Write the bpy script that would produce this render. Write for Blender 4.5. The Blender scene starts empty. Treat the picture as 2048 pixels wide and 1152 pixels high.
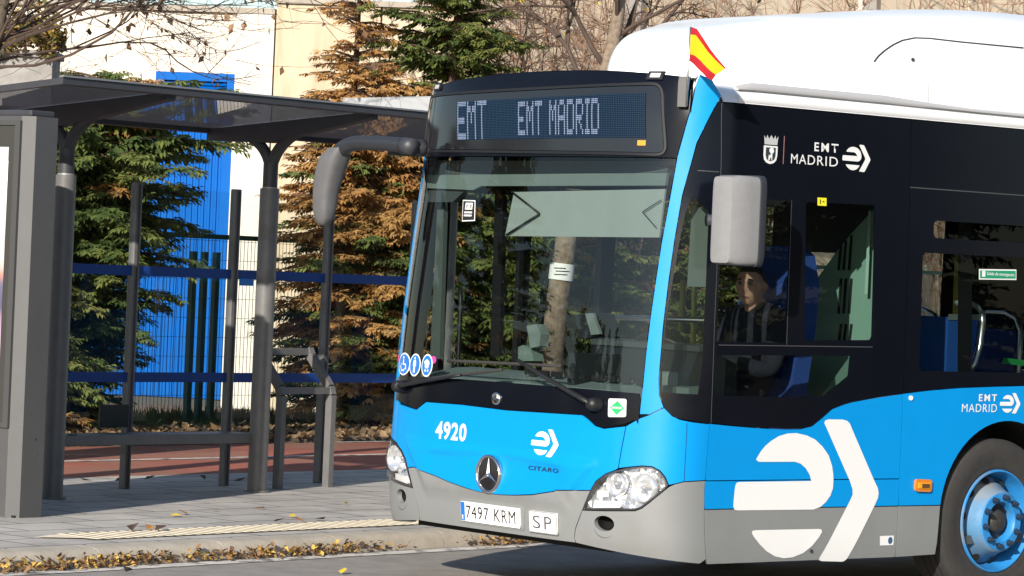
import bpy, bmesh, math, random
import numpy as np
from mathutils import Matrix, Vector
from mathutils.geometry import delaunay_2d_cdt

scene = bpy.context.scene
# ------------------------------------------------------------------ camera
CAM_POS = np.array([13.9780031, -11.4416127, 1.82294182])
YAW, PITCH, ROLL, FPX = .880791034, -.00587503618, .044027756, 6478.258
def cam_axes():
    f = np.array([-math.sin(YAW) * math.cos(PITCH), math.cos(YAW) * math.cos(PITCH), math.sin(PITCH)])
    r = np.array([math.cos(YAW), math.sin(YAW), 0.])
    u = np.cross(r, f)
    c, s = math.cos(ROLL), math.sin(ROLL)
    return c * r + s * u, c * u - s * r, f
CR, CU, CF = cam_axes()
cd = bpy.data.cameras.new('camera')
cd.sensor_width = 36.0
cd.lens = FPX / 2048 * 36
cd.clip_start = 0.1
cd.clip_end = 3000
cam = bpy.data.objects.new('camera', cd)
scene.collection.objects.link(cam)
cam.matrix_world = Matrix(((CR[0], CU[0], -CF[0], CAM_POS[0]), (CR[1], CU[1], -CF[1], CAM_POS[1]),
                           (CR[2], CU[2], -CF[2], CAM_POS[2]), (0, 0, 0, 1)))
scene.camera = cam
# ------------------------------------------------------------------ light
SUN_AZ, SUN_EL = math.radians(119), math.radians(22)     # heading of the light, height of the sun
w = bpy.data.worlds.new('World'); scene.world = w; w.use_nodes = True
nt = w.node_tree
sky = nt.nodes.new('ShaderNodeTexSky'); sky.sky_type = 'NISHITA'; sky.sun_disc = False
sky.sun_elevation = SUN_EL
sun_dir = Vector((-math.cos(SUN_AZ) * math.cos(SUN_EL), -math.sin(SUN_AZ) * math.cos(SUN_EL), math.sin(SUN_EL)))
sky.sun_rotation = math.atan2(sun_dir.x, sun_dir.y)
sky.air_density = 1.0; sky.dust_density = 0.6; sky.ozone_density = 1.2
nt.links.new(sky.outputs[0], nt.nodes['Background'].inputs[0])
nt.nodes['Background'].inputs[1].default_value = 0.105
sl = bpy.data.lights.new('sun', 'SUN'); sl.energy = 4.6; sl.angle = math.radians(0.53); sl.color = (1.0, 0.93, 0.83)
sun = bpy.data.objects.new('sun', sl); scene.collection.objects.link(sun)
sun.rotation_euler = sun_dir.to_track_quat('Z', 'Y').to_euler()
sun.location = (20, -40, 40)
scene.view_settings.view_transform = 'Standard'
scene.view_settings.look = 'None'
scene.view_settings.exposure = 0.58
scene.view_settings.gamma = 1.0
scene.cycles.transparent_max_bounces = 24
scene.cycles.max_bounces = 8
scene.cycles.use_denoising = True
# ------------------------------------------------------------------ calibrated pixel rays (photo is 2048 x 1152)
def ray(px, py):
    return (px - 1024) / FPX * CR - (py - 576) / FPX * CU + CF
def onz(px, py, z):
    d = ray(px, py); return CAM_POS + (z - CAM_POS[2]) / d[2] * d
def onplane(px, py, P0, n):
    d = ray(px, py); return CAM_POS + np.dot(np.asarray(P0, float) - CAM_POS, n) / np.dot(d, n) * d
def onx(px, py, x): return onplane(px, py, (x, 0, 0), np.array([1., 0, 0]))
def ony(px, py, y): return onplane(px, py, (0, y, 0), np.array([0., 1, 0]))
def proj(P):
    d = np.asarray(P, float) - CAM_POS; k = d @ CF
    return np.stack([1024 + FPX * (d @ CR) / k, 576 - FPX * (d @ CU) / k], -1)
# ------------------------------------------------------------------ materials
MATS = {}
def mat(name, col, rough=.6, metal=0., var=.0, vscale=6., bump=0., bscale=40., coat=0., emit=None, es=1., spec=.5, var2=None, island=0.):
    """principled material; var = brightness mottling, bump = small relief, island = random value per separate piece"""
    if name in MATS: return MATS[name]
    m = bpy.data.materials.new(name); m.use_nodes = True; MATS[name] = m
    n = m.node_tree.nodes; l = m.node_tree.links; b = n['Principled BSDF']
    b.inputs['Base Color'].default_value = (*col, 1); b.inputs['Roughness'].default_value = rough
    b.inputs['Metallic'].default_value = metal; b.inputs['Coat Weight'].default_value = coat
    b.inputs['Coat Roughness'].default_value = .08; b.inputs['Specular IOR Level'].default_value = spec
    if emit:
        b.inputs['Emission Color'].default_value = (*emit, 1); b.inputs['Emission Strength'].default_value = es
    out = None
    if var > 0 or island > 0:
        mix = n.new('ShaderNodeHueSaturation'); mix.inputs['Color'].default_value = (*col, 1)
        src = None
        if var > 0:
            tc = n.new('ShaderNodeTexCoord'); nz = n.new('ShaderNodeTexNoise')
            nz.inputs['Scale'].default_value = vscale; nz.inputs['Detail'].default_value = 7; nz.inputs['Roughness'].default_value = .65
            l.new(tc.outputs['Object'], nz.inputs['Vector'])
            mp = n.new('ShaderNodeMapRange'); mp.inputs[1].default_value = .3; mp.inputs[2].default_value = .7
            mp.inputs[3].default_value = 1 - var; mp.inputs[4].default_value = 1 + var
            l.new(nz.outputs[0], mp.inputs[0]); src = mp.outputs[0]
        if island > 0:
            gi = n.new('ShaderNodeNewGeometry'); mi = n.new('ShaderNodeMapRange')
            mi.inputs[3].default_value = 1 - island; mi.inputs[4].default_value = 1 + island
            l.new(gi.outputs['Random Per Island'], mi.inputs[0])
            if src:
                mm = n.new('ShaderNodeMath'); mm.operation = 'MULTIPLY'; l.new(src, mm.inputs[0]); l.new(mi.outputs[0], mm.inputs[1]); src = mm.outputs[0]
            else: src = mi.outputs[0]
        l.new(src, mix.inputs['Value']); out = mix.outputs[0]
        if var2:
            nz2 = n.new('ShaderNodeTexNoise'); nz2.inputs['Scale'].default_value = var2[1]; nz2.inputs['Detail'].default_value = 5
            l.new(tc.outputs['Object'], nz2.inputs['Vector'])
            rr = n.new('ShaderNodeMapRange'); rr.inputs[1].default_value = var2[2]; rr.inputs[2].default_value = var2[3]
            l.new(nz2.outputs[0], rr.inputs[0])
            mx = n.new('ShaderNodeMixRGB'); mx.inputs[2].default_value = (*var2[0], 1)
            l.new(rr.outputs[0], mx.inputs[0]); l.new(out, mx.inputs[1]); out = mx.outputs[0]
        l.new(out, b.inputs['Base Color'])
    if bump > 0:
        tc2 = n.new('ShaderNodeTexCoord'); nb = n.new('ShaderNodeTexNoise'); nb.inputs['Scale'].default_value = bscale; nb.inputs['Detail'].default_value = 6
        bp = n.new('ShaderNodeBump'); bp.inputs['Strength'].default_value = bump; bp.inputs['Distance'].default_value = .01
        l.new(tc2.outputs['Object'], nb.inputs['Vector']); l.new(nb.outputs[0], bp.inputs['Height']); l.new(bp.outputs[0], b.inputs['Normal'])
    return m
def glass(name, tint, refl=.9, base=.04, rough=.0, haze=0., hcol=(.5, .55, .55)):
    if name in MATS: return MATS[name]
    m = bpy.data.materials.new(name); m.use_nodes = True; MATS[name] = m
    n = m.node_tree.nodes; l = m.node_tree.links
    n.remove(n['Principled BSDF']); o = n['Material Output']
    t = n.new('ShaderNodeBsdfTransparent'); t.inputs[0].default_value = (*tint, 1)
    g = n.new('ShaderNodeBsdfGlossy'); g.inputs['Roughness'].default_value = rough
    lw = n.new('ShaderNodeLayerWeight'); lw.inputs[0].default_value = .5
    p = n.new('ShaderNodeMath'); p.operation = 'POWER'; p.inputs[1].default_value = 5; l.new(lw.outputs['Facing'], p.inputs[0])
    q = n.new('ShaderNodeMath'); q.operation = 'MULTIPLY_ADD'; q.inputs[1].default_value = refl; q.inputs[2].default_value = base; l.new(p.outputs[0], q.inputs[0])
    mx = n.new('ShaderNodeMixShader'); l.new(q.outputs[0], mx.inputs[0]); l.new(g.outputs[0], mx.inputs[2])
    if haze > 0:
        d = n.new('ShaderNodeBsdfDiffuse'); d.inputs[0].default_value = (*hcol, 1)
        m2 = n.new('ShaderNodeMixShader'); m2.inputs[0].default_value = haze
        l.new(t.outputs[0], m2.inputs[1]); l.new(d.outputs[0], m2.inputs[2]); l.new(m2.outputs[0], mx.inputs[1])
    else: l.new(t.outputs[0], mx.inputs[1])
    l.new(mx.outputs[0], o.inputs[0])
    return m
# ------------------------------------------------------------------ objects
def thing(name, label, cat, loc=(0, 0, 0), rz=0., group=None):
    o = bpy.data.objects.new(name, None); scene.collection.objects.link(o)
    o.empty_display_size = .2; o.location = loc; o.rotation_euler = (0, 0, rz); tag(o, label, cat, group)
    return o
def tag(o, label=None, cat=None, group=None, kind=None):
    if label: o['label'] = label
    if cat: o['category'] = cat
    if group: o['group'] = group
    if kind: o['kind'] = kind
    return o
def mk(name, V, Fc, m, parent=None, smooth=False, sharp=None):
    me = bpy.data.meshes.new(name)
    me.from_pydata([tuple(map(float, v)) for v in V], [], [tuple(int(i) for i in f) for f in Fc])
    if m is not None:
        for q in (m if isinstance(m, (list, tuple)) else [m]): me.materials.append(q)
    if smooth: me.shade_smooth()
    if sharp: me.set_sharp_from_angle(angle=math.radians(sharp))
    me.update()
    o = bpy.data.objects.new(name, me); scene.collection.objects.link(o)
    if parent is not None: o.parent = parent
    return o
class MB:
    """collects verts and faces of ONE mesh"""
    def __init__(s): s.V = []; s.F = []
    def add(s, V, Fc):
        b = len(s.V); s.V += [tuple(v) for v in V]; s.F += [tuple(i + b for i in f) for f in Fc]; return s
    def box(s, c, d, rz=0., bev=0.):
        x, y, z = (q / 2 for q in d)
        if bev <= 0:
            P = [(i * x, j * y, k * z) for k in (-1, 1) for (i, j) in ((-1, -1), (1, -1), (1, 1), (-1, 1))]
            Fc = [(3, 2, 1, 0), (4, 5, 6, 7), (0, 1, 5, 4), (1, 2, 6, 5), (2, 3, 7, 6), (3, 0, 4, 7)]
        else:
            bm = bmesh.new(); bmesh.ops.create_cube(bm, size=1)
            bmesh.ops.scale(bm, vec=d, verts=bm.verts)
            bmesh.ops.bevel(bm, geom=bm.edges[:] , offset=bev, segments=2, affect='EDGES', profile=.5)
            bm.verts.ensure_lookup_table(); bm.verts.index_update()
            P = [tuple(v.co) for v in bm.verts]; Fc = [tuple(v.index for v in f.verts) for f in bm.faces]; bm.free()
        ca, sa = math.cos(rz), math.sin(rz)
        return s.add([(c[0] + p[0] * ca - p[1] * sa, c[1] + p[0] * sa + p[1] * ca, c[2] + p[2]) for p in P], Fc)
    def tube(s, pts, rad, n=8, cap=True, flat=1.):
        pts = [np.asarray(p, float) for p in pts]; k = len(pts)
        rad = [rad] * k if not hasattr(rad, '__len__') else rad
        V = []; Fc = []; ref = None
        for i in range(k):
            t = pts[min(i + 1, k - 1)] - pts[max(i - 1, 0)]; t = t / (np.linalg.norm(t) + 1e-9)
            if ref is None: ref = np.array([0, 0, 1.]) if abs(t[2]) < .9 else np.array([1., 0, 0])
            a = np.cross(t, ref); a /= np.linalg.norm(a) + 1e-9; b = np.cross(t, a); ref = -b if False else np.cross(a, t)
            for j in range(n):
                q = 2 * math.pi * j / n; V.append(pts[i] + rad[i] * (math.cos(q) * a + flat * math.sin(q) * b))
        for i in range(k - 1):
            for j in range(n): Fc.append((i * n + j, i * n + (j + 1) % n, (i + 1) * n + (j + 1) % n, (i + 1) * n + j))
        if cap: Fc.append(tuple(range(n - 1, -1, -1))); Fc.append(tuple((k - 1) * n + j for j in range(n)))
        return s.add(V, Fc)
    def bar(s, a, b, wdt, hgt=None, up=(0, 0, 1)):
        a = np.asarray(a, float); b = np.asarray(b, float); t = b - a; t /= np.linalg.norm(t); hgt = hgt or wdt
        u = np.asarray(up, float)
        if abs(t @ u) > .95: u = np.array([1., 0, 0])
        x = np.cross(t, u); x /= np.linalg.norm(x); y = np.cross(x, t)
        V = [p + i * x * wdt / 2 + j * y * hgt / 2 for p in (a, b) for (i, j) in ((-1, -1), (1, -1), (1, 1), (-1, 1))]
        return s.add(V, [(3, 2, 1, 0), (4, 5, 6, 7), (0, 1, 5, 4), (1, 2, 6, 5), (2, 3, 7, 6), (3, 0, 4, 7)])
    def disc(s, c, n, r, seg=24, r2=None, h=0.):
        """disc (or ring when r2) facing n, optionally with rim height h"""
        n = np.asarray(n, float); n /= np.linalg.norm(n); ref = np.array([0, 0, 1.]) if abs(n[2]) < .9 else np.array([1., 0, 0])
        a = np.cross(ref, n); a /= np.linalg.norm(a); b = np.cross(n, a); c = np.asarray(c, float)
        ring = lambda q, o: [c + n * o + q * (math.cos(2 * math.pi * j / seg) * a + math.sin(2 * math.pi * j / seg) * b) for j in range(seg)]
        V = ring(r, h); Fc = []
        if r2 is None: Fc.append(tuple(range(seg)))
        else:
            V += ring(r2, h); Fc += [(j, (j + 1) % seg, seg + (j + 1) % seg, seg + j) for j in range(seg)]
        if h:
            o = len(V); V += ring(r, 0); Fc += [(o + j, o + (j + 1) % seg, (j + 1) % seg, j) for j in range(seg)]
        return s.add(V, Fc)
    def lathe(s, prof, c, axis, seg=48):
        """prof: (radius, offset along axis)"""
        n = np.asarray(axis, float); n /= np.linalg.norm(n); ref = np.array([0, 0, 1.])
        a = np.cross(ref, n); a /= np.linalg.norm(a); b = np.cross(n, a); c = np.asarray(c, float); V = []; Fc = []
        for r, o in prof: V += [c + n * o + r * (math.cos(2 * math.pi * j / seg) * a + math.sin(2 * math.pi * j / seg) * b) for j in range(seg)]
        for i in range(len(prof) - 1):
            for j in range(seg): Fc.append((i * seg + j, i * seg + (j + 1) % seg, (i + 1) * seg + (j + 1) % seg, (i + 1) * seg + j))
        return s.add(V, Fc)
    def build(s, name, m, parent=None, smooth=False, sharp=None): return mk(name, s.V, s.F, m, parent, smooth, sharp)
def sstep(a, b, x):
    t = np.clip((np.asarray(x, float) - a) / (b - a), 0, 1); return t * t * (3 - 2 * t)
def inpoly(P, poly):
    P = np.asarray(P, float); poly = np.asarray(poly, float); x, y = P[:, 0], P[:, 1]; r = np.zeros(len(P), bool)
    for (x0, y0), (x1, y1) in zip(poly, np.roll(poly, -1, 0)):
        if y0 == y1: continue
        c = ((y0 > y) != (y1 > y)) & (x < (x1 - x0) * (y - y0) / (y1 - y0) + x0); r ^= c
    return r
def dense(poly, step, closed=True):
    out = []; poly = [np.asarray(p, float) for p in poly]; k = len(poly)
    for i in range(k if closed else k - 1):
        a, b = poly[i], poly[(i + 1) % k]; n = max(1, int(math.ceil(np.linalg.norm(b - a) / step)))
        out += [a + (b - a) * j / n for j in range(n)]
    if not closed: out.append(poly[-1])
    return out
def smoothpoly(poly, n=1):
    """rounds the corners (Chaikin)"""
    P = [np.asarray(p, float) for p in poly]
    for _ in range(n):
        Q = []
        for a, b in zip(P, P[1:] + P[:1]): Q += [a * .75 + b * .25, a * .25 + b * .75]
        P = Q
    return P
def fill(poly, holes=(), step=.04, g=.06):
    """triangulate a 2D polygon with holes and inner grid points -> verts2d, faces, boundary loops"""
    loops = [dense(poly, step)] + [dense(h, step) for h in holes]
    pts = []; edges = []; idx = []
    for L in loops:
        b = len(pts); pts += L; edges += [(b + i, b + (i + 1) % len(L)) for i in range(len(L))]; idx.append(list(range(b, b + len(L))))
    A = np.array(pts); lo = A.min(0); hi = A.max(0)
    gx = np.arange(lo[0] + g * .5, hi[0], g); gy = np.arange(lo[1] + g * .5, hi[1], g)
    if len(gx) and len(gy):
        G = np.array(np.meshgrid(gx, gy)).reshape(2, -1).T
        k = inpoly(G, loops[0])
        for h in loops[1:]: k &= ~inpoly(G, h)
        G = G[k]
        if len(G):
            d = np.min(np.linalg.norm(G[:, None, :] - A[None, :, :], axis=2), axis=1); G = G[d > g * .35]
            pts = pts + [q for q in G]
    r = delaunay_2d_cdt([Vector((float(p[0]), float(p[1]))) for p in pts], edges, [], 0, 1e-6)
    V = np.array([(v.x, v.y) for v in r[0]]); Fc = r[2]
    C = np.array([V[list(f)].mean(0) for f in Fc]); k = inpoly(C, loops[0])
    for h in loops[1:]: k &= ~inpoly(C, h)
    out = []
    for f, ok in zip(Fc, k):
        if not ok: continue
        p = V[list(f)]; ar = (p[1, 0] - p[0, 0]) * (p[2, 1] - p[0, 1]) - (p[2, 0] - p[0, 0]) * (p[1, 1] - p[0, 1])
        if abs(ar) < 2e-6: continue
        out.append(tuple(f) if ar > 0 else tuple(f[::-1]))
    inv = {}
    for i, o in enumerate(r[3]):
        for q in o: inv[q] = i
    bl = [[inv.get(i, i) for i in L] for L in idx]
    return V, out, bl
def roundpoly(poly, rad, n=5):
    """rounds the corners of an outline with radius rad"""
    P = [np.asarray(p, float) for p in poly]; out = []
    for i in range(len(P)):
        a, b, c = P[i - 1], P[i], P[(i + 1) % len(P)]; r_ = min(rad, np.linalg.norm(a - b) * .45, np.linalg.norm(c - b) * .45)
        p = b + (a - b) / np.linalg.norm(a - b) * r_; q = b + (c - b) / np.linalg.norm(c - b) * r_
        out += [(1 - t) ** 2 * p + 2 * t * (1 - t) * b + t * t * q for t in np.linspace(0, 1, n)]
    return out
def text2d(s, size=1., bold=0., align='LEFT', sp=1.0):
    c = bpy.data.curves.new('glyphs', 'FONT'); c.body = s; c.size = size; c.offset = bold; c.align_x = align; c.space_character = sp; c.resolution_u = 4
    o = bpy.data.objects.new('glyphs', c); scene.collection.objects.link(o)
    me = bpy.data.meshes.new_from_object(o.evaluated_get(bpy.context.evaluated_depsgraph_get()))
    V = np.array([(v.co.x, v.co.y) for v in me.vertices]); Fc = [tuple(p.vertices) for p in me.polygons]
    bpy.data.objects.remove(o); bpy.data.curves.remove(c); bpy.data.meshes.remove(me)
    return V, Fc
def fit(VF, x0, y0, x1, y1):
    """stretch 2D glyphs to a box"""
    V, Fc = VF; lo = V.min(0); hi = V.max(0)
    return (V - lo) / (hi - lo) * np.array([x1 - x0, y1 - y0]) + np.array([x0, y0]), Fc
# ================================================================== the setting
ST_A = math.radians(10)
T = np.array([-math.sin(ST_A), math.cos(ST_A), 0]); N = np.array([-math.cos(ST_A), -math.sin(ST_A), 0])
K0 = np.array([-1.98, -0.302, 0.]); ST_R = math.radians(100)
def st(s, w, z=0.): return K0 + s * T + w * N + np.array([0, 0, z])
def to_st(P):
    d = np.asarray(P) - K0; return np.array([d @ T, d @ N, P[2]])
def stn(px, py, z): return to_st(onz(px, py, z))
def street(o): o.location = K0; o.rotation_euler = (0, 0, ST_R); return o
PAVE = .10
M_asph = mat('asphalt', (.27, .245, .22), .9, var=.22, vscale=3.5, bump=.5, bscale=160)
M_kerb = mat('kerb_granite', (.40, .355, .29), .85, var=.16, vscale=7, bump=.3, bscale=60)
M_paint = mat('road_paint', (.62, .58, .52), .8, var=.2, vscale=9, var2=((.22, .2, .18), 7., .5, .62))
M_tact = mat('tactile_cream', (.80, .70, .52), .85, var=.14, vscale=12); M_tgr = mat('tactile_groove_shade', (.26, .225, .165), .9, var=.2, vscale=12)
M_red = mat('bike_path_red', (.33, .095, .06), .85, var=.16, vscale=2.2, bump=.3, bscale=120, var2=((.27, .13, .085), .9, .45, .7))
M_soil = mat('verge_soil', (.15, .10, .06), 1., var=.4, vscale=5, bump=.8, bscale=25)
def paving_mat():
    m = mat('paving_slabs', (.36, .355, .36), .85)
    n = m.node_tree.nodes; l = m.node_tree.links; b = n['Principled BSDF']
    tc = n.new('ShaderNodeTexCoord'); br = n.new('ShaderNodeTexBrick')
    br.inputs['Scale'].default_value = 1; br.inputs['Brick Width'].default_value = .6; br.inputs['Row Height'].default_value = .4
    br.inputs['Mortar Size'].default_value = .013; br.inputs['Mortar Smooth'].default_value = .3
    br.inputs['Color1'].default_value = (.47, .44, .40, 1); br.inputs['Color2'].default_value = (.39, .365, .335, 1); br.inputs['Mortar'].default_value = (.13, .125, .12, 1)
    l.new(tc.outputs['Object'], br.inputs['Vector'])
    nz = n.new('ShaderNodeTexNoise'); nz.inputs['Scale'].default_value = 2.3; nz.inputs['Detail'].default_value = 8; nz.inputs['Roughness'].default_value = .7
    l.new(tc.outputs['Object'], nz.inputs['Vector'])
    mr = n.new('ShaderNodeMapRange'); mr.inputs[1].default_value = .3; mr.inputs[2].default_value = .7; mr.inputs[3].default_value = .72; mr.inputs[4].default_value = 1.2
    l.new(nz.outputs[0], mr.inputs[0])
    hs = n.new('ShaderNodeHueSaturation'); l.new(br.outputs[0], hs.inputs['Color']); l.new(mr.outputs[0], hs.inputs['Value']); l.new(hs.outputs[0], b.inputs['Base Color'])
    bp = n.new('ShaderNodeBump'); bp.inputs['Strength'].default_value = .4; bp.inputs['Distance'].default_value = .01
    l.new(mr.outputs[0], bp.inputs['Height']); l.new(bp.outputs[0], b.inputs['Normal'])
    return m
M_pave = paving_mat()
def sheet(name, s0, s1, w0, w1, z, m, kind='structure'):
    o = mk(name, [(s0, w0, z), (s1, w0, z), (s1, w1, z), (s0, w1, z)], [(0, 1, 2, 3)], m); street(o); return tag(o, kind=kind)
sheet('ground', -500, 500, -500, 600, -.02, M_soil)
sheet('road', -90, 160, -9.5, .14, 0, M_asph)
# kerb with a rounded nose
prof = [(.115, -.01), (.13, .06), (.145, .082), (.165, .096), (.19, .1035), (.33, .1035), (.33, -.01)]
kb = MB()
for i in range(-40, 90):
    a, b = i * 1.0 + .004, i * 1.0 + .996
    kb.add([(a, x, z) for x, z in prof] + [(b, x, z) for x, z in prof], [(j, j + 1, j + 8, j + 7) for j in range(6)] + [tuple(range(6, -1, -1)), tuple(range(7, 14))])
tag(street(kb.build('kerb', M_kerb, smooth=True, sharp=50)), kind='structure')
bx = MB().box((15, (.33 + 4.6) / 2, .045), (150, 4.6 - .33, .11)); tag(street(bx.build('pavement', M_pave)), kind='structure')
bx = MB().box((15, (4.6 + 7.45) / 2, .045), (150, 7.45 - 4.6, .114)); tag(street(bx.build('bike_path', M_red)), kind='structure')
sheet('bike_path_line', -40, 90, 5.93, 6.02, .1065, M_paint)
sheet('bike_path_edge_line', 8.6, 90, 7.36, 7.44, .1065, M_paint)
sheet('road_edge_line', -1.9, 60, -.10, .045, .004, M_paint)
# tactile strip: ribbed cream slabs along the kerb
tm = MB(); s0, s1 = -.62, 8.; q = s0
sheet('tactile_base', s0 - .05, s1, .555, .935, .1062, M_tgr)  # dark sheet paints in the shade between the nearly flat ribs
tm.add([(s0 - .30, .80, .108), (s0 - .02, .62, .108), (s0 - .02, .9, .108)], [(0, 1, 2)])
while q < s1 - .03:
    tm.add([(q, .565, .1063), (q + .036, .565, .1063), (q + .036, .925, .1063), (q, .925, .1063), (q + .004, .569, .1085), (q + .032, .569, .1085), (q + .032, .921, .1085), (q + .004, .921, .1085)],
           [(4, 5, 6, 7), (0, 1, 5, 4), (1, 2, 6, 5), (2, 3, 7, 6), (3, 0, 4, 7)]); q += .083
tag(street(tm.build('tactile_strip', M_tact)), kind='structure')
# verge behind the cycle path: uneven soil
rv = random.Random(5); nx, ny = 150, 40; V = []
for j in range(ny + 1):
    for i in range(nx + 1):
        w_ = 7.45 + (j / ny) ** 1.6 * 40; s_ = -20 + 60 * i / nx
        V.append((s_, w_, .09 + (0 if j == 0 else .03 + .03 * rv.random() - min(.13, .03 * max(0, w_ - 9)))))
tag(street(mk('verge', V, [(j * (nx + 1) + i, j * (nx + 1) + i + 1, (j + 1) * (nx + 1) + i + 1, (j + 1) * (nx + 1) + i) for j in range(ny) for i in range(nx)], M_soil, smooth=True)), kind='structure')

# ---- fallen leaves
def leaf_mat(name, cols):
    m = mat(name, cols[0], .7); n = m.node_tree.nodes; l = m.node_tree.links; b = n['Principled BSDF']
    gi = n.new('ShaderNodeNewGeometry'); cr = n.new('ShaderNodeValToRGB'); cr.color_ramp.interpolation = 'CONSTANT'
    while len(cr.color_ramp.elements) < len(cols): cr.color_ramp.elements.new(.5)
    for i, c in enumerate(cols):
        cr.color_ramp.elements[i].position = i / len(cols); cr.color_ramp.elements[i].color = (*c, 1)
    l.new(gi.outputs['Random Per Island'], cr.inputs[0]); l.new(cr.outputs[0], b.inputs['Base Color'])
    return m
M_leaf = leaf_mat('dry_leaves', [(.20, .10, .035), (.13, .065, .03), (.30, .17, .05), (.09, .05, .025), (.24, .13, .05), (.40, .24, .06), (.16, .09, .04), (.07, .04, .025), (.50, .33, .07)])
M_leafb = leaf_mat('brown_litter', [(.20, .12, .06), (.14, .08, .04), (.26, .16, .08), (.10, .06, .03), (.30, .19, .10), (.17, .10, .05)])
def leaf_quad(r, c, size, tilt=.6):
    """one bent leaf (two quads sharing the midrib)"""
    a = r.random() * 6.28; tx = r.uniform(-tilt, tilt); ty = r.uniform(-tilt, tilt)
    u = np.array([math.cos(a), math.sin(a), tx]); v = np.array([-math.sin(a), math.cos(a), ty]); n_ = np.array([0, 0, 1.])
    l, wd = size, size * r.uniform(.5, .75); k = r.uniform(-.1, .35) * wd; c = np.asarray(c, float)
    P = [c - u * l / 2, c - u * l * .1 + v * wd / 2 + n_ * k, c + u * l / 2, c - u * l * .1 - v * wd / 2 + n_ * k]
    zmin = min(p[2] for p in P)
    return P, [(0, 2, 1), (0, 3, 2)], zmin
def litter(name, pts, size, m, seed, tilt=.6):
    r = random.Random(seed); b = MB()
    for p in pts:
        P, Fc, zm = leaf_quad(r, p, size * r.uniform(.6, 1.35), tilt); dz = max(0, p[2] - zm)
        b.add([q + np.array([0, 0, dz]) for q in P], Fc)
    o = street(b.build(name, m)); return tag(o, kind='stuff')
r = random.Random(11); pts = []
for _ in range(8000):
    s_ = r.uniform(-4, 14)
    den = .5 + .5 * math.sin(s_ * 2.1 + 1) * math.sin(s_ * .9)
    if s_ < 0: den *= 1.0
    if r.random() > den: continue
    wd = .055 * (1.1 + .5 * math.sin(s_ * 3.3)); d = abs(r.gauss(0, 1)) * wd
    w_ = .112 - d
    if w_ < -.02 and r.random() > .06: continue
    pts.append((s_, w_, .004 + max(0, r.random() * .07 * (1 - d / .14))))
tag(litter('gutter_leaves', pts, .037, M_leaf, 3, .9), 'drift of brown and yellow fallen leaves lying in the gutter along the kerb', 'fallen leaves')
pts = [(r.uniform(0, 26), 7.4 + abs(r.gauss(0, 1)) * .75, .145) for _ in range(9000)]
tag(litter('verge_leaves', pts, .085, M_leafb, 4, .8), 'brown leaf litter on the verge beyond the red cycle path', 'leaf litter')
M_grass = leaf_mat('verge_grass', [(.05, .09, .03), (.07, .11, .032), (.045, .07, .025), (.10, .125, .045)])
g = MB(); r = random.Random(8)
for _ in range(16000):
    s_ = r.uniform(3, 24); w_ = r.uniform(8.75, 11.5); h = r.uniform(.03, .13); a = r.random() * 6.28; t_ = r.uniform(-.1, .1)
    g.add([(s_ - .02, w_, .10), (s_ + .02, w_ + .012, .10), (s_ + t_, w_ + t_ * .5, .10 + h)], [(0, 1, 2)])
tag(street(g.build('ground_cover', M_grass)), 'low dark green ground cover in front of the wire fence', 'ground cover', kind='stuff')
tag(bpy.data.objects['verge_leaves'], kind='stuff')
# single leaves lying on the slabs and the road
lp = [(430, 1022, 1, 0), (520, 1017, 0, 0), (365, 1028, 0, 0), (352, 1032, 2, 0), (585, 1034, 2, 0), (690, 1010, 2, 0), (300, 1060, 0, 0), (600, 1045, 0, 0), (320, 1062, 3, 0), (265, 1062, 3, 0), (560, 1046, 3, 0), (640, 1040, 3, 0), (240, 963, 3, 0), (300, 960, 3, 0), (405, 960, 3, 0), (480, 963, 3, 0), (170, 962, 3, 0), (686, 1147, 2, 1), (1040, 1098, 0, 1), (255, 1147, 3, 1)]
lc = [mat('leaf_orange', (.42, .20, .05), .7), mat('leaf_pale', (.55, .42, .28), .7), mat('leaf_yellow', (.62, .45, .03), .7), mat('leaf_dark', (.07, .045, .03), .8)]
ln = ['orange brown', 'pale dry', 'bright yellow', 'dark brown']; r = random.Random(77)
for px, py, c, road in lp:
    P0 = stn(px, py, .004 if road else .106); P, Fc, zm = leaf_quad(r, (0, 0, 0), .09 if c != 3 else .11, .35)
    o = mk('fallen_leaf', [p - np.array([0, 0, zm - .004]) for p in P], Fc, lc[c]); o.location = st(*P0); o.rotation_euler = (0, 0, ST_R)
    near = 'on the road' if road else ('on the shaded slabs behind the bench' if py < 970 else ('beside the cream ribbed strip' if py > 1035 else 'on the sunlit paving slabs'))
    tag(o, f'single {ln[c]} fallen leaf lying {near}', 'leaf', f'{ln[c]} leaves {near}')
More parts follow.
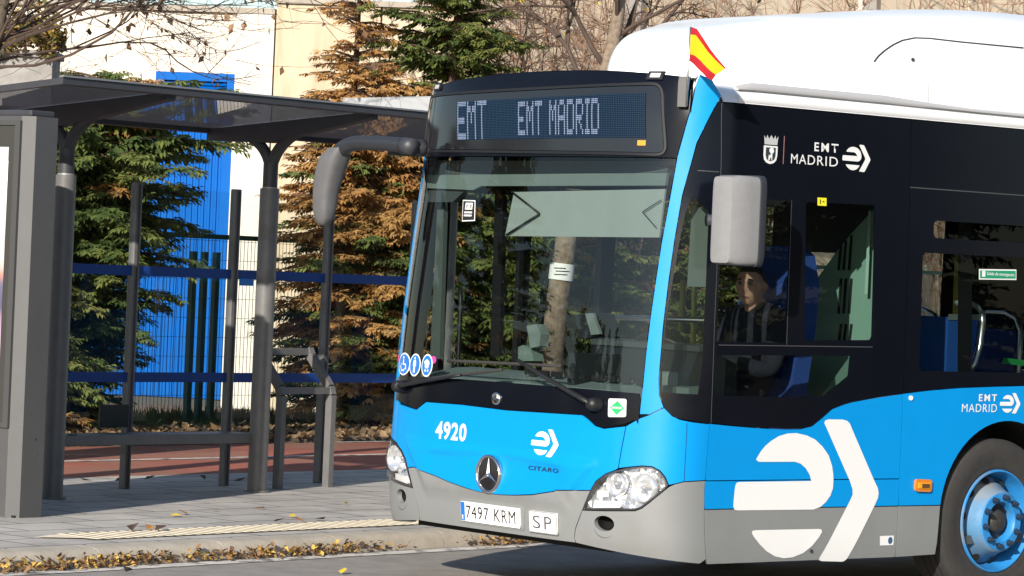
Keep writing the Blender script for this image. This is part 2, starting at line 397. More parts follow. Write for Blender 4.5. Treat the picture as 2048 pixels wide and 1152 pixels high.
# ================================================================== the bus
HW, PD = 1.275, .5
ph = np.linspace(0, math.pi / 2, 800)
cx = HW * np.sin(ph) ** (2 / 3.5); cy = PD * (1 - np.cos(ph) ** (2 / 3.))
arc = np.concatenate([[0], np.cumsum(np.hypot(np.diff(cx), np.diff(cy)))]); S1 = arc[-1]
zt = np.arange(0, 3.3, .004)
y0t = np.interp(zt, [0, .2, .28, .36, .45, .55, .68, .98, 1.1, 1.6, 2.0, 2.45, 2.7, 2.88, 2.93, 2.97, 3.2], [.09, .075, .055, .03, .018, .01, .003, .018, .022, .06, .10, .148, .163, .185, .21, .28, .5])
ker = np.exp(-.5 * (np.arange(-20, 21) * .004 / .022) ** 2); ker /= ker.sum()
y0t = np.convolve(np.pad(y0t, 20, mode='edge'), ker, 'valid')
def sY(y): return S1 + y - PD
def hood(x, z):
    """relief of the front flap: a raised shield between the lamps, a crease across it"""
    ax = np.abs(x)
    edge = np.interp(z, [.5, .60, .72, .82, .90, 1.02], [.60, .64, .76, .86, 1.0, 1.1])
    inside = 1 - sstep(-.012, .012, ax - edge)
    low = sstep(.50, .58, z) * (1 - sstep(.775, .825, z))
    d = .020 * inside * low
    zc = .80 - .03 * (ax / .65) ** 2 - .015 * x
    step = (1 - sstep(-.024, .0, z - zc)) * sstep(.56, .74, z) * (1 - sstep(.5, .68, ax))
    return d - .016 * step
def surf(s, z, off=0.):
    s = np.asarray(s, float); z = np.asarray(z, float)
    def base(s, z):
        a = np.abs(s); sg = np.sign(s)
        x = np.interp(a, arc, cx); yp = np.interp(a, arc, cy) + np.maximum(0, a - S1)
        x = x * (1 - .024 * np.clip((z - 1.2) / 1.55, 0, 1.25) ** 1.5 - .012 * np.clip((.42 - z) / .16, 0, 1) ** 2)
        y = yp + np.interp(z, zt, y0t) * (1 - sstep(.4, 1.3, yp)) - hood(x, z) * (1 - sstep(.12, .25, yp))
        return np.stack([sg * x, y, z + 0 * x], -1)
    P = base(s, z)
    if np.ndim(off) or off:
        h = .004
        n = np.cross(base(s + h, z) - base(s - h, z), base(s, z + h) - base(s, z - h)); n /= np.linalg.norm(n, axis=-1, keepdims=True)
        P = P + n * (np.asarray(off)[..., None] if np.ndim(off) else off)
    return P
_ts, _tz = np.meshgrid(np.arange(-1.75, 4.4, .02), np.arange(.15, 3.02, .02), indexing='ij')
_TP = surf(_ts, _tz); _TQ = proj(_TP)
_n = np.cross(surf(_ts + .01, _tz) - _TP, surf(_ts, _tz + .01) - _TP); _vis = np.einsum('ijk,ijk->ij', _n, CAM_POS - _TP) > 0
def sz(px, py):
    """photo pixel -> (s, z) on the bus skin"""
    d = np.hypot(_TQ[..., 0] - px, _TQ[..., 1] - py) + np.where(_vis, 0, 1e6)
    i = np.unravel_index(np.argmin(d), d.shape); q = np.array([_ts[i], _tz[i]]); best = (1e9, q)
    for _ in range(8):
        p = proj(surf(q[0], q[1])); e = np.array([px, py]) - p
        if e @ e < best[0]: best = (e @ e, q.copy())
        J = np.stack([(proj(surf(q[0] + 1e-4, q[1])) - p) / 1e-4, (proj(surf(q[0], q[1] + 1e-4)) - p) / 1e-4], 1)
        if abs(np.linalg.det(J)) < 30: break
        q = q + np.clip(np.linalg.solve(J, e), -.05, .05)
    return best[1]
def szs(L): return [sz(*p) for p in L]
def mir(poly): return [np.array([-p[0], p[1]]) for p in poly][::-1]
def patch(name, poly, m, parent, off=0., thick=.012, holes=(), step=.03, g=.05, smooth=True):
    V, Fc, loops = fill(poly, holes, step, g)
    P = surf(V[:, 0], V[:, 1], off); VV = list(P); FF = list(Fc); fl = len(Fc)
    if thick:
        Q = surf(V[:, 0], V[:, 1], off - thick)
        for L in loops:
            ar = sum(V[L[i]][0] * V[L[(i + 1) % len(L)]][1] - V[L[(i + 1) % len(L)]][0] * V[L[i]][1] for i in range(len(L)))
            b = len(VV); k = len(L); VV += [P[i] for i in L] + [Q[i] for i in L]
            flip = (ar < 0) != (L is not loops[0])
            for i in range(k):
                j = (i + 1) % k; f = (b + i, b + k + i, b + k + j, b + j)
                FF.append(f if not flip else f[::-1])
    o = mk(name, VV, FF, m, parent, smooth=smooth)
    return o
def decal(name, VF, m, parent, off=.0035, sub=0):
    V, Fc = VF; V = np.asarray(V, float)
    return mk(name, surf(V[:, 0], V[:, 1], off), Fc, m, parent, smooth=True)
def shrink(poly, d):
    """move a closed 2D outline inward by d"""
    P = np.array(poly, float); ar = np.sum(P[:, 0] * np.roll(P[:, 1], -1) - np.roll(P[:, 0], -1) * P[:, 1]); k = len(P); out = []
    for i in range(k):
        a, b, c = P[i - 1], P[i], P[(i + 1) % k]; u = (b - a) / (np.linalg.norm(b - a) + 1e-9); v = (c - b) / (np.linalg.norm(c - b) + 1e-9)
        n1 = np.array([-u[1], u[0]]); n2 = np.array([-v[1], v[0]]); q = n1 + n2; q /= max(.35, 1 + n1 @ n2)
        out.append(b + (q if ar > 0 else -q) * d)
    return out
GAP = .0028
BLUE = mat('blue_paint', (.0, .245, .62), .45, var=.03, vscale=3, coat=.12, spec=.2)
GREY = mat('grey_paint', (.205, .212, .212), .5, var=.04, vscale=5, var2=((.175, .175, .168), 2.2, .55, .8), coat=.15, spec=.4)
WHITE = mat('white_paint', (.76, .77, .78), .4, var=.03, vscale=2, coat=.4)
BLACK = mat('black_gloss', (.004, .005, .009), .16, var=.1, vscale=3, spec=.22)
BLKM = mat('black_plastic', (.009, .009, .011), .5, var=.15, vscale=12)
DARK = mat('dark_cavity', (.010, .010, .011), .9)
RUB = mat('rubber', (.028, .026, .025), .85, var=.2, vscale=14, bump=.2, bscale=90)
DECAL = mat('white_vinyl', (.72, .72, .71), .5)
TRIM = mat('pale_trim', (.17, .215, .20), .6, var=.06, vscale=8)
TRIMG = mat('green_grey_trim', (.15, .21, .18), .6, var=.06, vscale=8)
TRIMD = mat('dark_trim', (.013, .017, .019), .6, var=.1, vscale=10)
SEATP = mat('seat_blue_lit', (.012, .10, .42), .8, var=.1, vscale=60)  # brighter copy of the seat blue, light on one seat put into its colour
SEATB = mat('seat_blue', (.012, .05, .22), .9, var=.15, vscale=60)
CHROME = mat('chrome', (.75, .76, .78), .12, metal=1.)
STEEL = mat('brushed_steel', (.62, .63, .63), .3, metal=1., var=.06, vscale=30)
YEL = mat('yellow_pole', (.45, .40, .03), .45)
G_WIND = glass('windscreen_glass', (.66, .71, .70), refl=.8, base=.065)
G_SIDE = glass('side_glass', (.50, .54, .52), refl=.45, base=.02)
G_DOOR = glass('door_glass', (.86, .90, .88), refl=.5, base=.03)
bus = thing('city_bus', 'sky blue and grey city bus with white roof, lit front sign and black window band', 'bus')
Bz = .275
# ---- outlines on the skin, measured from the photograph (left side of the bus; the other side is mirrored)
pilL = szs([(1400, 147.6), (1383, 212.7), (1354.5, 312.5), (1338, 405), (1323, 485), (1310, 570), (1301, 633), (1292, 705), (1285, 775), (1279, 829)])
pilR = szs([(1443.5, 191), (1428, 218), (1415, 243), (1393.6, 286.5), (1380.6, 334), (1365, 390), (1350, 477), (1338, 560), (1326, 660), (1318, 758), (1319, 791), (1328, 815)])
pillar = pilL + szs([(1300, 829)]) + pilR[::-1] + szs([(1425, 158)])
for sg in (1, -1):
    P_ = shrink(pillar, GAP); patch('front_pillar', P_ if sg > 0 else mir(P_), BLUE, bus, g=.035)
pl = np.array(pilL)
def s_at(z, poly=None):   # inner edge of the blue pillar at height z
    q = pl[np.argsort(pl[:, 1])]; return float(np.interp(z, q[:, 1], q[:, 0]))
zw = float(np.mean([sz(846, 319)[1], sz(1352, 315)[1]]))
zs_ = np.linspace(1.02, zw, 22)
right = [np.array([s_at(z) - GAP, z]) for z in zs_]
lowcur = szs([(793.6, 800), (833, 819), (852.4, 803.4), (924, 809), (1011.5, 820), (1090, 825), (1164, 829.6), (1175, 837.4), (1190, 851.4), (1207.7, 857), (1251, 848), (1271, 839.6)])
glassbot = szs([(800, 752), (850, 755), (920, 758), (1000, 764), (1100, 772), (1200, 780), (1278, 787)])
zgb = np.array(glassbot)
wl = [np.array([-p[0], p[1]]) for p in right]
glow = [np.array([p[0], p[1]]) for p in glassbot]
wr = [p for p in right if p[1] > glow[-1][1] + .02]; wl2 = [p for p in wl if p[1] > glow[0][1] + .02]
wpoly = glow + wr + wl2[::-1]
patch('windscreen', wpoly, G_WIND, bus, off=.0, thick=0, g=.08)
# opaque black border strip of the windscreen above the blue flap
lo = [p + np.array([0, .003]) for p in lowcur]
strip = lo + [p for p in right if p[1] < glow[-1][1] + .02][0:] + [p + np.array([0, -.0]) for p in glow[::-1]] + [p for p in wl if p[1] < glow[0][1] + .02][::-1]
patch('windscreen_lower_band', strip, BLACK, bus, off=.001, thick=.01, g=.05)
# ---- black header with the destination sign
ztop = 2.925
def zcap(s): return 2.940 - .042 * (np.abs(s) / .95) ** 2 + .016 * np.asarray(s, float)
hp = [np.array([-s_at(zw + .006) + GAP, zw + .006]), np.array([s_at(zw + .006) - GAP, zw + .006])]
hr = [np.array([s_at(min(z, pl[:, 1].max())) - GAP, z]) for z in np.linspace(zw + .03, pl[:, 1].max() - .005, 10)]
hedge_top = [np.array([s_at(2.75) - .02, ztop - .035]), np.array([.95, ztop])]
hx = hr[-1][0]
header = hp + hr + [np.array([q, float(zcap(q))]) for q in np.linspace(hx - .01, -hx + .01, 28)] + [np.array([-p[0], p[1]]) for p in hr[::-1]]
hd = patch('sign_header', header, BLACK, bus, off=0, thick=.012, g=.05)
dbox = [sz(*p) for p in ((848, 306), (1336, 313), (1328, 165), (864, 192))]
dfr = roundpoly(dbox, .07); inner = shrink(dfr, .018)
sign = patch('destination_sign', inner, mat('sign_glass', (.012, .012, .014), .12, coat=.5), bus, off=.006, thick=.006, g=.08)
patch('sign_frame', dfr, BLKM, sign, off=.009, thick=.012, holes=[shrink(dfr, .014)], g=.2)
q4 = [sz(*p) for p in ((916, 280), (1293, 276), (1293, 186), (916, 205))]
def led_uv(u, v):   # u 0..1 across, v 0..1 up
    return (1 - u) * (1 - v) * q4[0] + u * (1 - v) * q4[1] + u * v * q4[2] + (1 - u) * v * q4[3]
COLS, ROWS = 128, 24
patch('led_panel', [led_uv(0, 0), led_uv(1, 0), led_uv(1, 1), led_uv(0, 1)], mat('led_backing', (.003, .007, .016), .6, spec=.1, emit=(.0, .03, .10), es=.22), sign, off=.009, thick=.003, g=.2)
F57 = {'E': '11111 10000 10000 11110 10000 10000 11111', 'M': '10001 11011 10101 10101 10001 10001 10001', 'T': '11111 00100 00100 00100 00100 00100 00100',
       'A': '01110 10001 10001 11111 10001 10001 10001', 'D': '11110 10001 10001 10001 10001 10001 11110', 'R': '11110 10001 10001 11110 10100 10010 10001', 'I': '111 010 010 010 010 010 111'}
lit = set()
def led_text(t, c0, r0, hx, hy, gap):
    c = c0
    for ch in t:
        if ch == ' ': c += 4 * hx; continue
        rows = F57[ch].split()
        for i, rw in enumerate(rows):
            for j, b_ in enumerate(rw):
                if b_ == '1':
                    for a in range(int(round(j * hx)), int(round((j + 1) * hx))):
                        for d in range(int(round(i * hy)), int(round((i + 1) * hy))): lit.add((c + a, r0 + d))
        c += int(round(len(rows[0]) * hx)) + gap
led_text('EMT', 1, 0, 1.4, 3.4, 1); led_text('EMT', 47, 2, 1., 2.9, 1); led_text('MADRID', 69, 2, 1., 2.9, 1)
words = [([], []) for _ in range(3)]; offd = ([], [])
for c in range(COLS):
    for r_ in range(ROWS):
        L = (c, r_) in lit; V_, F_ = words[0 if c < 40 else (1 if c < 67 else 2)] if L else offd
        du, dv = (.33, .30) if L else (.22, .2); u0, v0 = (c + .5) / COLS, 1 - (r_ + .5) / ROWS; b_ = len(V_)
        V_ += [led_uv(u0 + i * du / COLS, v0 + j * dv / ROWS) for (i, j) in ((-1, -1), (1, -1), (1, 1), (-1, 1))]; F_.append((b_, b_ + 1, b_ + 2, b_ + 3))
for W_ in words: decal('lit_word', W_, mat('led_on', (.1, .1, .1), .5, emit=(.46, .62, 1.), es=.48), sign, off=.0115)
decal('unlit_dots', offd, mat('led_dim', (.012, .02, .026), .5, emit=(.12, .30, .36), es=.16), sign, off=.0115)
a, b = sz(1276, 291), sz(1293, 281); decal('amber_label', ([(a[0], a[1]), (b[0], a[1]), (b[0], b[1]), (a[0], b[1])], [(0, 1, 2, 3)]), mat('amber', (.75, .28, .03), .5), sign, off=.0075)
for p in ((877, 175), (1312, 153)):
    c = sz(*p); b = MB()
    q = [c + np.array(d) for d in ((-.032, -.010), (.032, -.010), (.032, .012), (-.032, .012))]
    mo = patch('marker_lamp', q, mat('lamp_white', (.5, .5, .5), .2, coat=.5), bus, off=.013, thick=.013, g=.2)
    patch('lamp_base', [c + np.array(d) for d in ((-.055, -.02), (.05, -.02), (.05, .024), (-.055, .024))], BLKM, mo, off=.01, thick=.01, g=.2)
# small black bracket beside the sign that carries the flag
k1 = [sz(*p) for p in ((1358, 216), (1375, 216), (1383, 158), (1362, 158))]
patch('flag_bracket', k1, BLKM, bus, off=.04, thick=.04, g=.2)
# ---- lower front
flapT = lowcur
flapB = szs([(800, 918), (825.6, 934), (842.6, 941.5), (871.8, 952.4), (896, 963.4), (930, 975.5), (954, 982.8), (978.7, 987.7), (1003, 990), (1027, 990.6), (1064, 989.4), (1107.5, 982.8), (1111, 980.5), (1176, 981)])
head = szs([(1164.2, 1020.4), (1172, 1002), (1181, 981), (1191.7, 962.7), (1210, 948.3), (1231, 940.4), (1257.3, 934.4), (1283.5, 931.8), (1304.5, 933.4), (1320, 941.7), (1330.7, 954.9), (1337.2, 970.6), (1328, 981), (1315, 991.5), (1299, 1004.7), (1283.5, 1016.4), (1270, 1021.7), (1204.8, 1021.7)])
seamR = szs([(1252, 852), (1244, 893), (1236.5, 937)])
hL = mir(head)
headTop = head[1:6]                       # inner bottom up to the flap seam
flapR = [seamR[0], seamR[1], seamR[2]]
flap = [np.array([-p[0], p[1]]) for p in headTop[::-1]][0:0]
mseam = [np.array([-p[0], p[1]]) for p in flapR]
inner_head = [head[2], head[3], head[4], head[5]]
flap = ([np.array([-head[2][0], head[2][1]])] + flapB[1:-1] + inner_head + [flapR[2], flapR[1], flapR[0]] +
        [p for p in lowcur[::-1] if abs(p[0]) < flapR[0][0] - .01] + [mseam[0], mseam[1], mseam[2]] + [np.array([-p[0], p[1]]) for p in inner_head[::-1]][:-1])
patch('front_flap', shrink(flap, GAP), BLUE, bus, g=.018, step=.018, thick=.02)
# headlight housings behind the flap, lenses
M_REF = mat('reflector_chrome', (.85, .86, .88), .2, metal=.8, bump=.25, bscale=25)
M_LENS = glass('lamp_lens', (.96, .97, .98), refl=.9, base=.07)
def s_face(c, d=.0): return surf(c[0], c[1], d)
def headlamp(sg):
    P_ = head if sg > 0 else mir(head)
    o = patch('headlight', shrink(P_, GAP), mat('lamp_rim', (.03, .03, .032), .4), bus, off=.004, thick=.05, holes=[shrink(P_, .011)], g=.2)
    V, Fc, L = fill(shrink(P_, .004), (), .03, .03)
    cen = np.mean(P_, 0)
    bul = .022 * np.clip(1 - (np.linalg.norm((V - cen) / np.array([.34, .15]), axis=1)) ** 2, 0, 1)
    mk('lens', surf(V[:, 0], V[:, 1], .006 + bul), Fc, M_LENS, o, smooth=True)
    # bright housing bowl
    dep = -.015 - .05 * np.clip(1 - (np.linalg.norm((V - cen) / np.array([.36, .15]), axis=1)) ** 2, 0, 1) + .012 * np.sin(V[:, 0] * 55) * np.cos(V[:, 1] * 70)
    mk('reflector_bowl', surf(V[:, 0], V[:, 1], dep), Fc, M_REF, o, smooth=False)
    for (px, py, rad) in ((1284, 977, .072), (1226, 968, .058)):
        c = sz(px, py); c = np.array([sg * c[0], c[1]]); p = surf(c[0], c[1], -.03); ax = np.array([sg * .12, -1, 0.])
        b = MB().lathe([(rad * .12, -.055), (rad * .5, -.04), (rad * .85, -.012), (rad, .012), (rad * 1.06, .012), (rad * 1.1, -.03)], p, ax, 28)
        rf = b.build('reflector', mat('lamp_chrome', (.92, .92, .94), .18, metal=.7), o, smooth=True)
        MB().lathe([(.0005, .012), (.012, .008), (.019, -.004), (.02, -.05)], p, ax, 16).build('bulb', mat('bulb_grey', (.25, .26, .28), .15, coat=1.), rf, smooth=True)
    # indicator block along the bottom
    ib = [sz(*p) for p in ((1185, 1016), (1240, 1016), (1240, 1003), (1188, 1001))]
    if sg < 0: ib = mir(ib)
    patch('indicator', ib, mat('indicator_clear', (.75, .72, .70), .15, coat=.8), o, off=-.005, thick=.03, g=.2)
for sg in (1, -1): headlamp(sg)
# corner panels between flap and side
zA = [sz(1421.9, 850)[0], sz(1413, 962)[0], sz(1408, 1117)[0]]; sA = float(np.mean(zA))
def S(y): return y
zg1 = sz(1413, 961)[1]
corner = seamR + head[6:12] + szs([(1350, 968), (1368, 963.5)]) + [np.array([sA, zg1])] + [np.array([sA, sz(1421, 848)[1]])] + szs([(1385, 844), (1360, 839), (1345, 832), (1335, 822)]) + [pilR[-1]] + szs([(1300, 829), (1280, 836)]) + szs([(1262, 846)])
corner = [np.array(p) for p in corner]
dcor = szs([(1374, 846), (1368, 964)])
for sg in (1, -1):
    P_ = shrink(corner, GAP); patch('corner_panel', P_ if sg > 0 else mir(P_), BLUE, bus, g=.03, step=.025)
    L_ = [np.array([sg * p[0], p[1]]) for p in dense(dcor, .05, False)]
    mk('panel_seam', [v for p in L_ for v in (surf(p[0] - .002, p[1], .0012), surf(p[0] + .002, p[1], .0012))], [(2 * i, 2 * i + 1, 2 * i + 3, 2 * i + 2) for i in range(len(L_) - 1)], mat('seam_shadow', (.0, .04, .14), .7), bus)
# bumpers
bseam = szs([(1164.2, 1021.7), (1157.7, 1038.7), (1151, 1057), (1148.5, 1075), (1152, 1086)])
zc_ = bseam[-1][1]
mb = [np.array([-p[0], p[1]]) for p in bseam]
bumper = mb[::-1] + [np.array([x, Bz + .0]) for x in np.linspace(-.6, .6, 9)] + bseam[::-1] + [np.array(head[1]), np.array(head[2])] + flapB[1:-1][::-1] + [np.array([-head[2][0], head[2][1]]), np.array([-head[1][0], head[1][1]])]
bumper = mb + [np.array([x, zc_]) for x in np.linspace(mb[-1][0], bseam[-1][0], 14)[1:-1]] + bseam[::-1] + [head[1], head[2]] + flapB[1:-1][::-1] + [np.array([-head[2][0], head[2][1]]), np.array([-head[1][0], head[1][1]])]
patch('front_bumper', shrink(bumper, GAP), GREY, bus, g=.035, step=.025, thick=.03)
fogc = sz(1208, 1047)
fog_hole = [fogc + np.array([.066 * math.cos(q), .042 * math.sin(q)]) for q in np.linspace(0, 2 * math.pi, 24, endpoint=False)]
bc = [bseam[-1] ] + [np.array([s, z]) for s, z in zip(np.linspace(bseam[-1][0], sA - .05, 10)[1:], np.linspace(zc_, .285, 10)[1:])] + [np.array([sA, .31])] + [np.array([sA, zg1])] + szs([(1368, 963.5), (1350, 968), (1337.2, 974)]) + head[12:] + [head[0]] + bseam[1:-1]
for sg in (1, -1):
    P_ = shrink(bc, GAP); H_ = fog_hole
    o = patch('bumper_corner', P_ if sg > 0 else mir(P_), GREY, bus, holes=[H_ if sg > 0 else mir(H_)], g=.035, step=.02, thick=.03)
    c = fogc * np.array([sg, 1]); ax = np.array([sg * .25, -1, 0.])
    b = MB().lathe([(.0005, -.085), (.04, -.08), (.055, -.05), (.078, -.006)], surf(c[0], c[1], .0), ax, 28)
    b.build('fog_lamp', mat('fog_black', (.006, .006, .007), .7, spec=.1), o, smooth=True)
# dark under-structure behind all seams of the front and the sides
und = [np.array([s, .30]) for s in np.linspace(-3.2, 3.2, 40)] + [np.array([s, 1.0]) for s in np.linspace(3.2, -3.2, 40)]
patch('front_frame', [np.array([-sA - .1, .32])] + [np.array([s, .32]) for s in np.linspace(-sA, sA, 30)] + [np.array([sA + .1, .32]), np.array([sA + .1, .95]), np.array([-sA - .1, .95])], DARK, bus, off=-.11, thick=0, g=.15)
# ---- sides
sB = float(np.mean([sz(1805, 788)[0], sz(1796, 1060)[0], sz(1815, 560)[0]]))
zcl = float(np.mean([sz(1500, 203 + 55 * .09)[1], 2.764]))
zseam = .733; zgrey = .579
YC, RW = 2.805, .478
arcp = np.array([[p[0] - sY(0), p[1]] for p in szs([(1881, 1010), (1889, 975.5), (1901, 935), (1921, 898), (1944, 875), (1967, 859), (1996, 847), (2030, 841.6)])])
A_ = np.c_[2 * arcp, np.ones(len(arcp))]; sol = np.linalg.lstsq(A_, (arcp ** 2).sum(1), rcond=None)[0]; ARY, ARZ = sol[0], sol[1]; ARR = math.sqrt(sol[2] + ARY ** 2 + ARZ ** 2)
def arch(yc, zb, zt_, r=None, front=True):
    """points of the wheel arch from the front foot over the top to the rear foot"""
    r = r or ARR; q = np.linspace(math.pi + .0, 0, 32); P = [np.array([sY(yc + r * math.cos(a)), ARZ + r * math.sin(a)]) for a in q]
    return [np.array([P[0][0] - .012, zb])] + P + [np.array([P[-1][0] + .012, zb])]
belt = szs([(1328, 815), (1337, 827), (1350, 836), (1375, 841), (1420, 847), (1470, 852), (1520, 856), (1570, 858.5), (1602, 858), (1625, 852), (1645, 836), (1665, 818), (1685, 810), (1705, 804), (1760, 794), (1808, 787), (1860, 780.5), (1920, 775.5), (1985, 773), (2046, 771.5)])
zbelt = belt[-1][1]
bA = [p for p in belt if p[0] > sA + .01]
bA1 = [p for p in bA if p[0] < sB - .01]; bA2 = [p for p in bA if p[0] > sB + .01]
zbA = float(np.interp(sA, [p[0] for p in belt], [p[1] for p in belt])); zbB = float(np.interp(sB, [p[0] for p in belt], [p[1] for p in belt]))
def both(name, poly, m, off=0, thick=.012, holes=(), g=.08, step=.05, right=True):
    P_ = shrink(poly, GAP); o = patch(name, P_, m, bus, off, thick, holes, step, g)
    if right: patch(name, mir(P_), m, bus, off, thick, [mir(h) for h in holes], step, g)
    return o
# upper door-side panel, lower flap, skirt
both('side_panel', [np.array([sA, zseam]), np.array([sB, zseam]), np.array([sB, zbB])] + bA1[::-1] + [np.array([sA, zbA])], BLUE, right=False)
both('side_flap', [np.array([sA, zgrey]), np.array([sB, zgrey]), np.array([sB, zseam]), np.array([sA, zseam])], BLUE, right=False)
ar = arch(ARY, .29, 0)
af = [p for p in ar if p[0] <= sY(ARY)]
yF = [p for p in ar if p[1] < zgrey and p[0] < sY(ARY)]
both('grey_skirt', [np.array([sA, Bz + .006]), np.array([sB, Bz + .012]), np.array([sB, zgrey]), np.array([sA, zgrey])], GREY, right=False)
xq = float(np.interp(zgrey, [p[1] for p in af[1:]], [p[0] for p in af[1:]]))
both('arch_skirt', [np.array([sB, Bz + .012]), np.array([af[0][0], .295])] + [p for p in af[1:] if p[1] < zgrey] + [np.array([xq, zgrey]), np.array([sB, zgrey])], GREY, right=False)
L_END = 11.9; yW2 = YC + 5.845
ar2 = arch(yW2, .29, 0)
zr_ = zbelt
up = [np.array([sB, zgrey]), np.array([xq, zgrey])] + [p for p in ar[1:-1] if p[1] > zgrey] + [np.array([2 * sY(ARY) - xq, zgrey]), np.array([sY(5.), zgrey]), np.array([sY(5.), zr_])] + [np.array([belt[-1][0] + .2, zr_])] + bA2[::-1] + [np.array([sB, zbB])]
both('arch_panel', up, BLUE, right=False)
x2 = 2 * sY(ARY) - xq; d2 = yW2 - ARY
both('grey_skirt', [np.array([ar[-1][0], .295]), np.array([sY(5.), .29]), np.array([sY(5.), zgrey]), np.array([x2, zgrey])] + [p for p in ar[1:-1] if p[1] < zgrey and p[0] > sY(ARY)], GREY, right=False)
x3 = float(np.interp(zgrey, [p[1] for p in ar2[1:16]], [p[0] for p in ar2[1:16]])); x4 = 2 * sY(yW2) - x3
both('rear_side_panel', [np.array([sY(5.), zgrey]), np.array([x3, zgrey])] + [p for p in ar2[1:-1] if p[1] > zgrey] + [np.array([x4, zgrey]), np.array([sY(L_END), zgrey]), np.array([sY(L_END), zr_]), np.array([sY(5.), zr_])], BLUE, right=False, g=.2, step=.15)
both('grey_skirt', [np.array([sY(5.), .29]), np.array([ar2[0][0], .295])] + [p for p in ar2[1:16] if p[1] < zgrey] + [np.array([x3, zgrey]), np.array([sY(5.), zgrey])], GREY, right=False, g=.2, step=.15)
both('grey_skirt', [np.array([ar2[-1][0], .295]), np.array([sY(L_END), .3]), np.array([sY(L_END), zgrey]), np.array([x4, zgrey])] + [p for p in ar2[16:-1] if p[1] < zgrey], GREY, right=False, g=.2, step=.15)
# black cladding with window openings (driver's cab)
rr = lambda L, k=2: roundpoly(szs(L), .03)
pane_q = szs([(1384, 392), (1419, 425), (1414, 560), (1408, 700), (1398, 789), (1360, 787), (1323, 784), (1324, 730), (1333, 640), (1345, 560), (1359, 480), (1371, 425)])
pane_1 = szs([(1446, 396), (1584, 402), (1573, 686), (1433, 683)])
pane_2 = rr([(1612, 404), (1752, 410), (1745, 680), (1609, 681)], 1)
pane_3 = szs([(1430, 710), (1702, 712), (1698, 752), (1650, 792), (1560, 794), (1428, 790)])
top0 = np.array([sz(1447, 204)[0], zcl])
pr = [np.array(p) for p in pilR]
cab = pr[::-1][0:] ; cab = [pr[-1]] + [p for p in belt if pr[-1][0] + .01 < p[0] < sB - .01] + [np.array([sB, zbB]), np.array([sB, zcl]), top0] + pr[:-1]
cabp = shrink(cab, GAP)
patch('cab_cladding', cabp, BLACK, bus, 0, .012, [pane_q, pane_1, pane_2, pane_3], .04, .06)
patch('cab_cladding', mir(shrink([pr[-1]] + [np.array([sA, zbA]), np.array([sA, zcl])] + [top0] * 0 + pr[:-1], GAP)), BLACK, bus, 0, .012, (), .05, .06)
for nm, pn in (('quarter_window', pane_q), ('driver_window', pane_1), ('driver_window', pane_2), ('driver_window', pane_3)):
    patch(nm, shrink(pn, -.004), glass('driver_glass', (.60, .65, .64), .45, .02) if nm != 'quarter_window' else glass('quarter_glass', (.52, .58, .55), .5, .025), bus, -.004, 0, (), .06, .2)
for a, b in (((1443.5, 206), (1422, 846)), ((1395, 341), (1438, 344)), ((1583, 400), (1573, 690)), ((1437, 690), (1745, 694))):
    L_ = dense([sz(*a), sz(*b)], .05, False); v = np.array(L_[-1]) - L_[0]; v /= np.linalg.norm(v); nn = np.array([-v[1], v[0]]) * .0022
    mk('window_seam', [q for p in L_ for q in (surf(*(p + nn), .0015), surf(*(p - nn), .0015))], [(2 * i, 2 * i + 1, 2 * i + 3, 2 * i + 2) for i in range(len(L_) - 1)], mat('seam_grey', (.06, .06, .065), .5), bus)
# passenger windows along the side
zt_w = sz(1900, 380)[1]; zlo = zbelt + .055
zband = sz(1950, 384)[1]
def sidewin(sgn):
    y0_ = (sB - sY(0))
    if sgn > 0:
        L = [np.array([sB, zbB])] + bA2 + [np.array([sY(L_END), zr_]), np.array([sY(L_END), zcl]), np.array([sB, zcl])]
    else:
        L = [np.array([sY(1.85), zbelt]), np.array([sY(L_END), zr_]), np.array([sY(L_END), zcl]), np.array([sA + .02, zcl]), np.array([sA + .02, 2.33]), np.array([sY(1.85), 2.33])]
    P0 = shrink(L, GAP)
    if sgn < 0: P0 = mir(P0)
    holes = []; vents = []
    a = sz(1868, 440); b_ = sz(1846, 505); lo_ = sz(1848, 742)
    ys = [(b_[0] - sY(0), a[0] - sY(0), 3.95), (4.05, 4.05, 5.5), (5.6, 5.6, 7.05), (7.15, 7.15, 8.6), (8.7, 8.7, 10.2), (10.3, 10.3, 11.6)]
    if sgn < 0: ys = [(1.95, 1.95, 3.45), (3.55, 3.55, 4.95), (6.5, 6.5, 8.0), (8.1, 8.1, 9.6), (9.7, 9.7, 11.5)]
    zs1, zs2, zs3, zs4 = lo_[1], sz(1846, 505)[1], sz(1869, 476)[1], sz(1869, 441)[1]
    if sgn < 0: zs2 = zs3 = 2.0; zs4 = 2.3; zs1 = 1.02
    for (ya, yb, yc) in ys:
        rects = [(ya, yc, zs1, zs2), (yb, yc, zs3, zs4)] if sgn > 0 else [(ya, yc, zs1, zs4)]
        for (p, q, z0_, z1_) in rects:
            h = smoothpoly([np.array([sY(p), z0_]), np.array([sY(q), z0_]), np.array([sY(q), z1_]), np.array([sY(p), z1_])], 1)
            h = [np.array([sY(p) + .02, z0_]), np.array([sY(q) - .02, z0_]), np.array([sY(q), z0_ + .02]), np.array([sY(q), z1_ - .02]), np.array([sY(q) - .02, z1_]), np.array([sY(p) + .02, z1_]), np.array([sY(p), z1_ - .02]), np.array([sY(p), z0_ + .02])]
            holes.append(h if sgn > 0 else mir(h))
    patch('window_band', P0, BLACK, bus, 0, .012, holes, .08, .15)
    for h in holes: patch('passenger_window', shrink(h, -.004), G_SIDE if sgn > 0 else G_DOOR, bus, -.004, 0, (), .2, .6)
sidewin(1); sidewin(-1)
L_ = dense([np.array([sB, zband]), np.array([sY(6), zband])], .2, False)
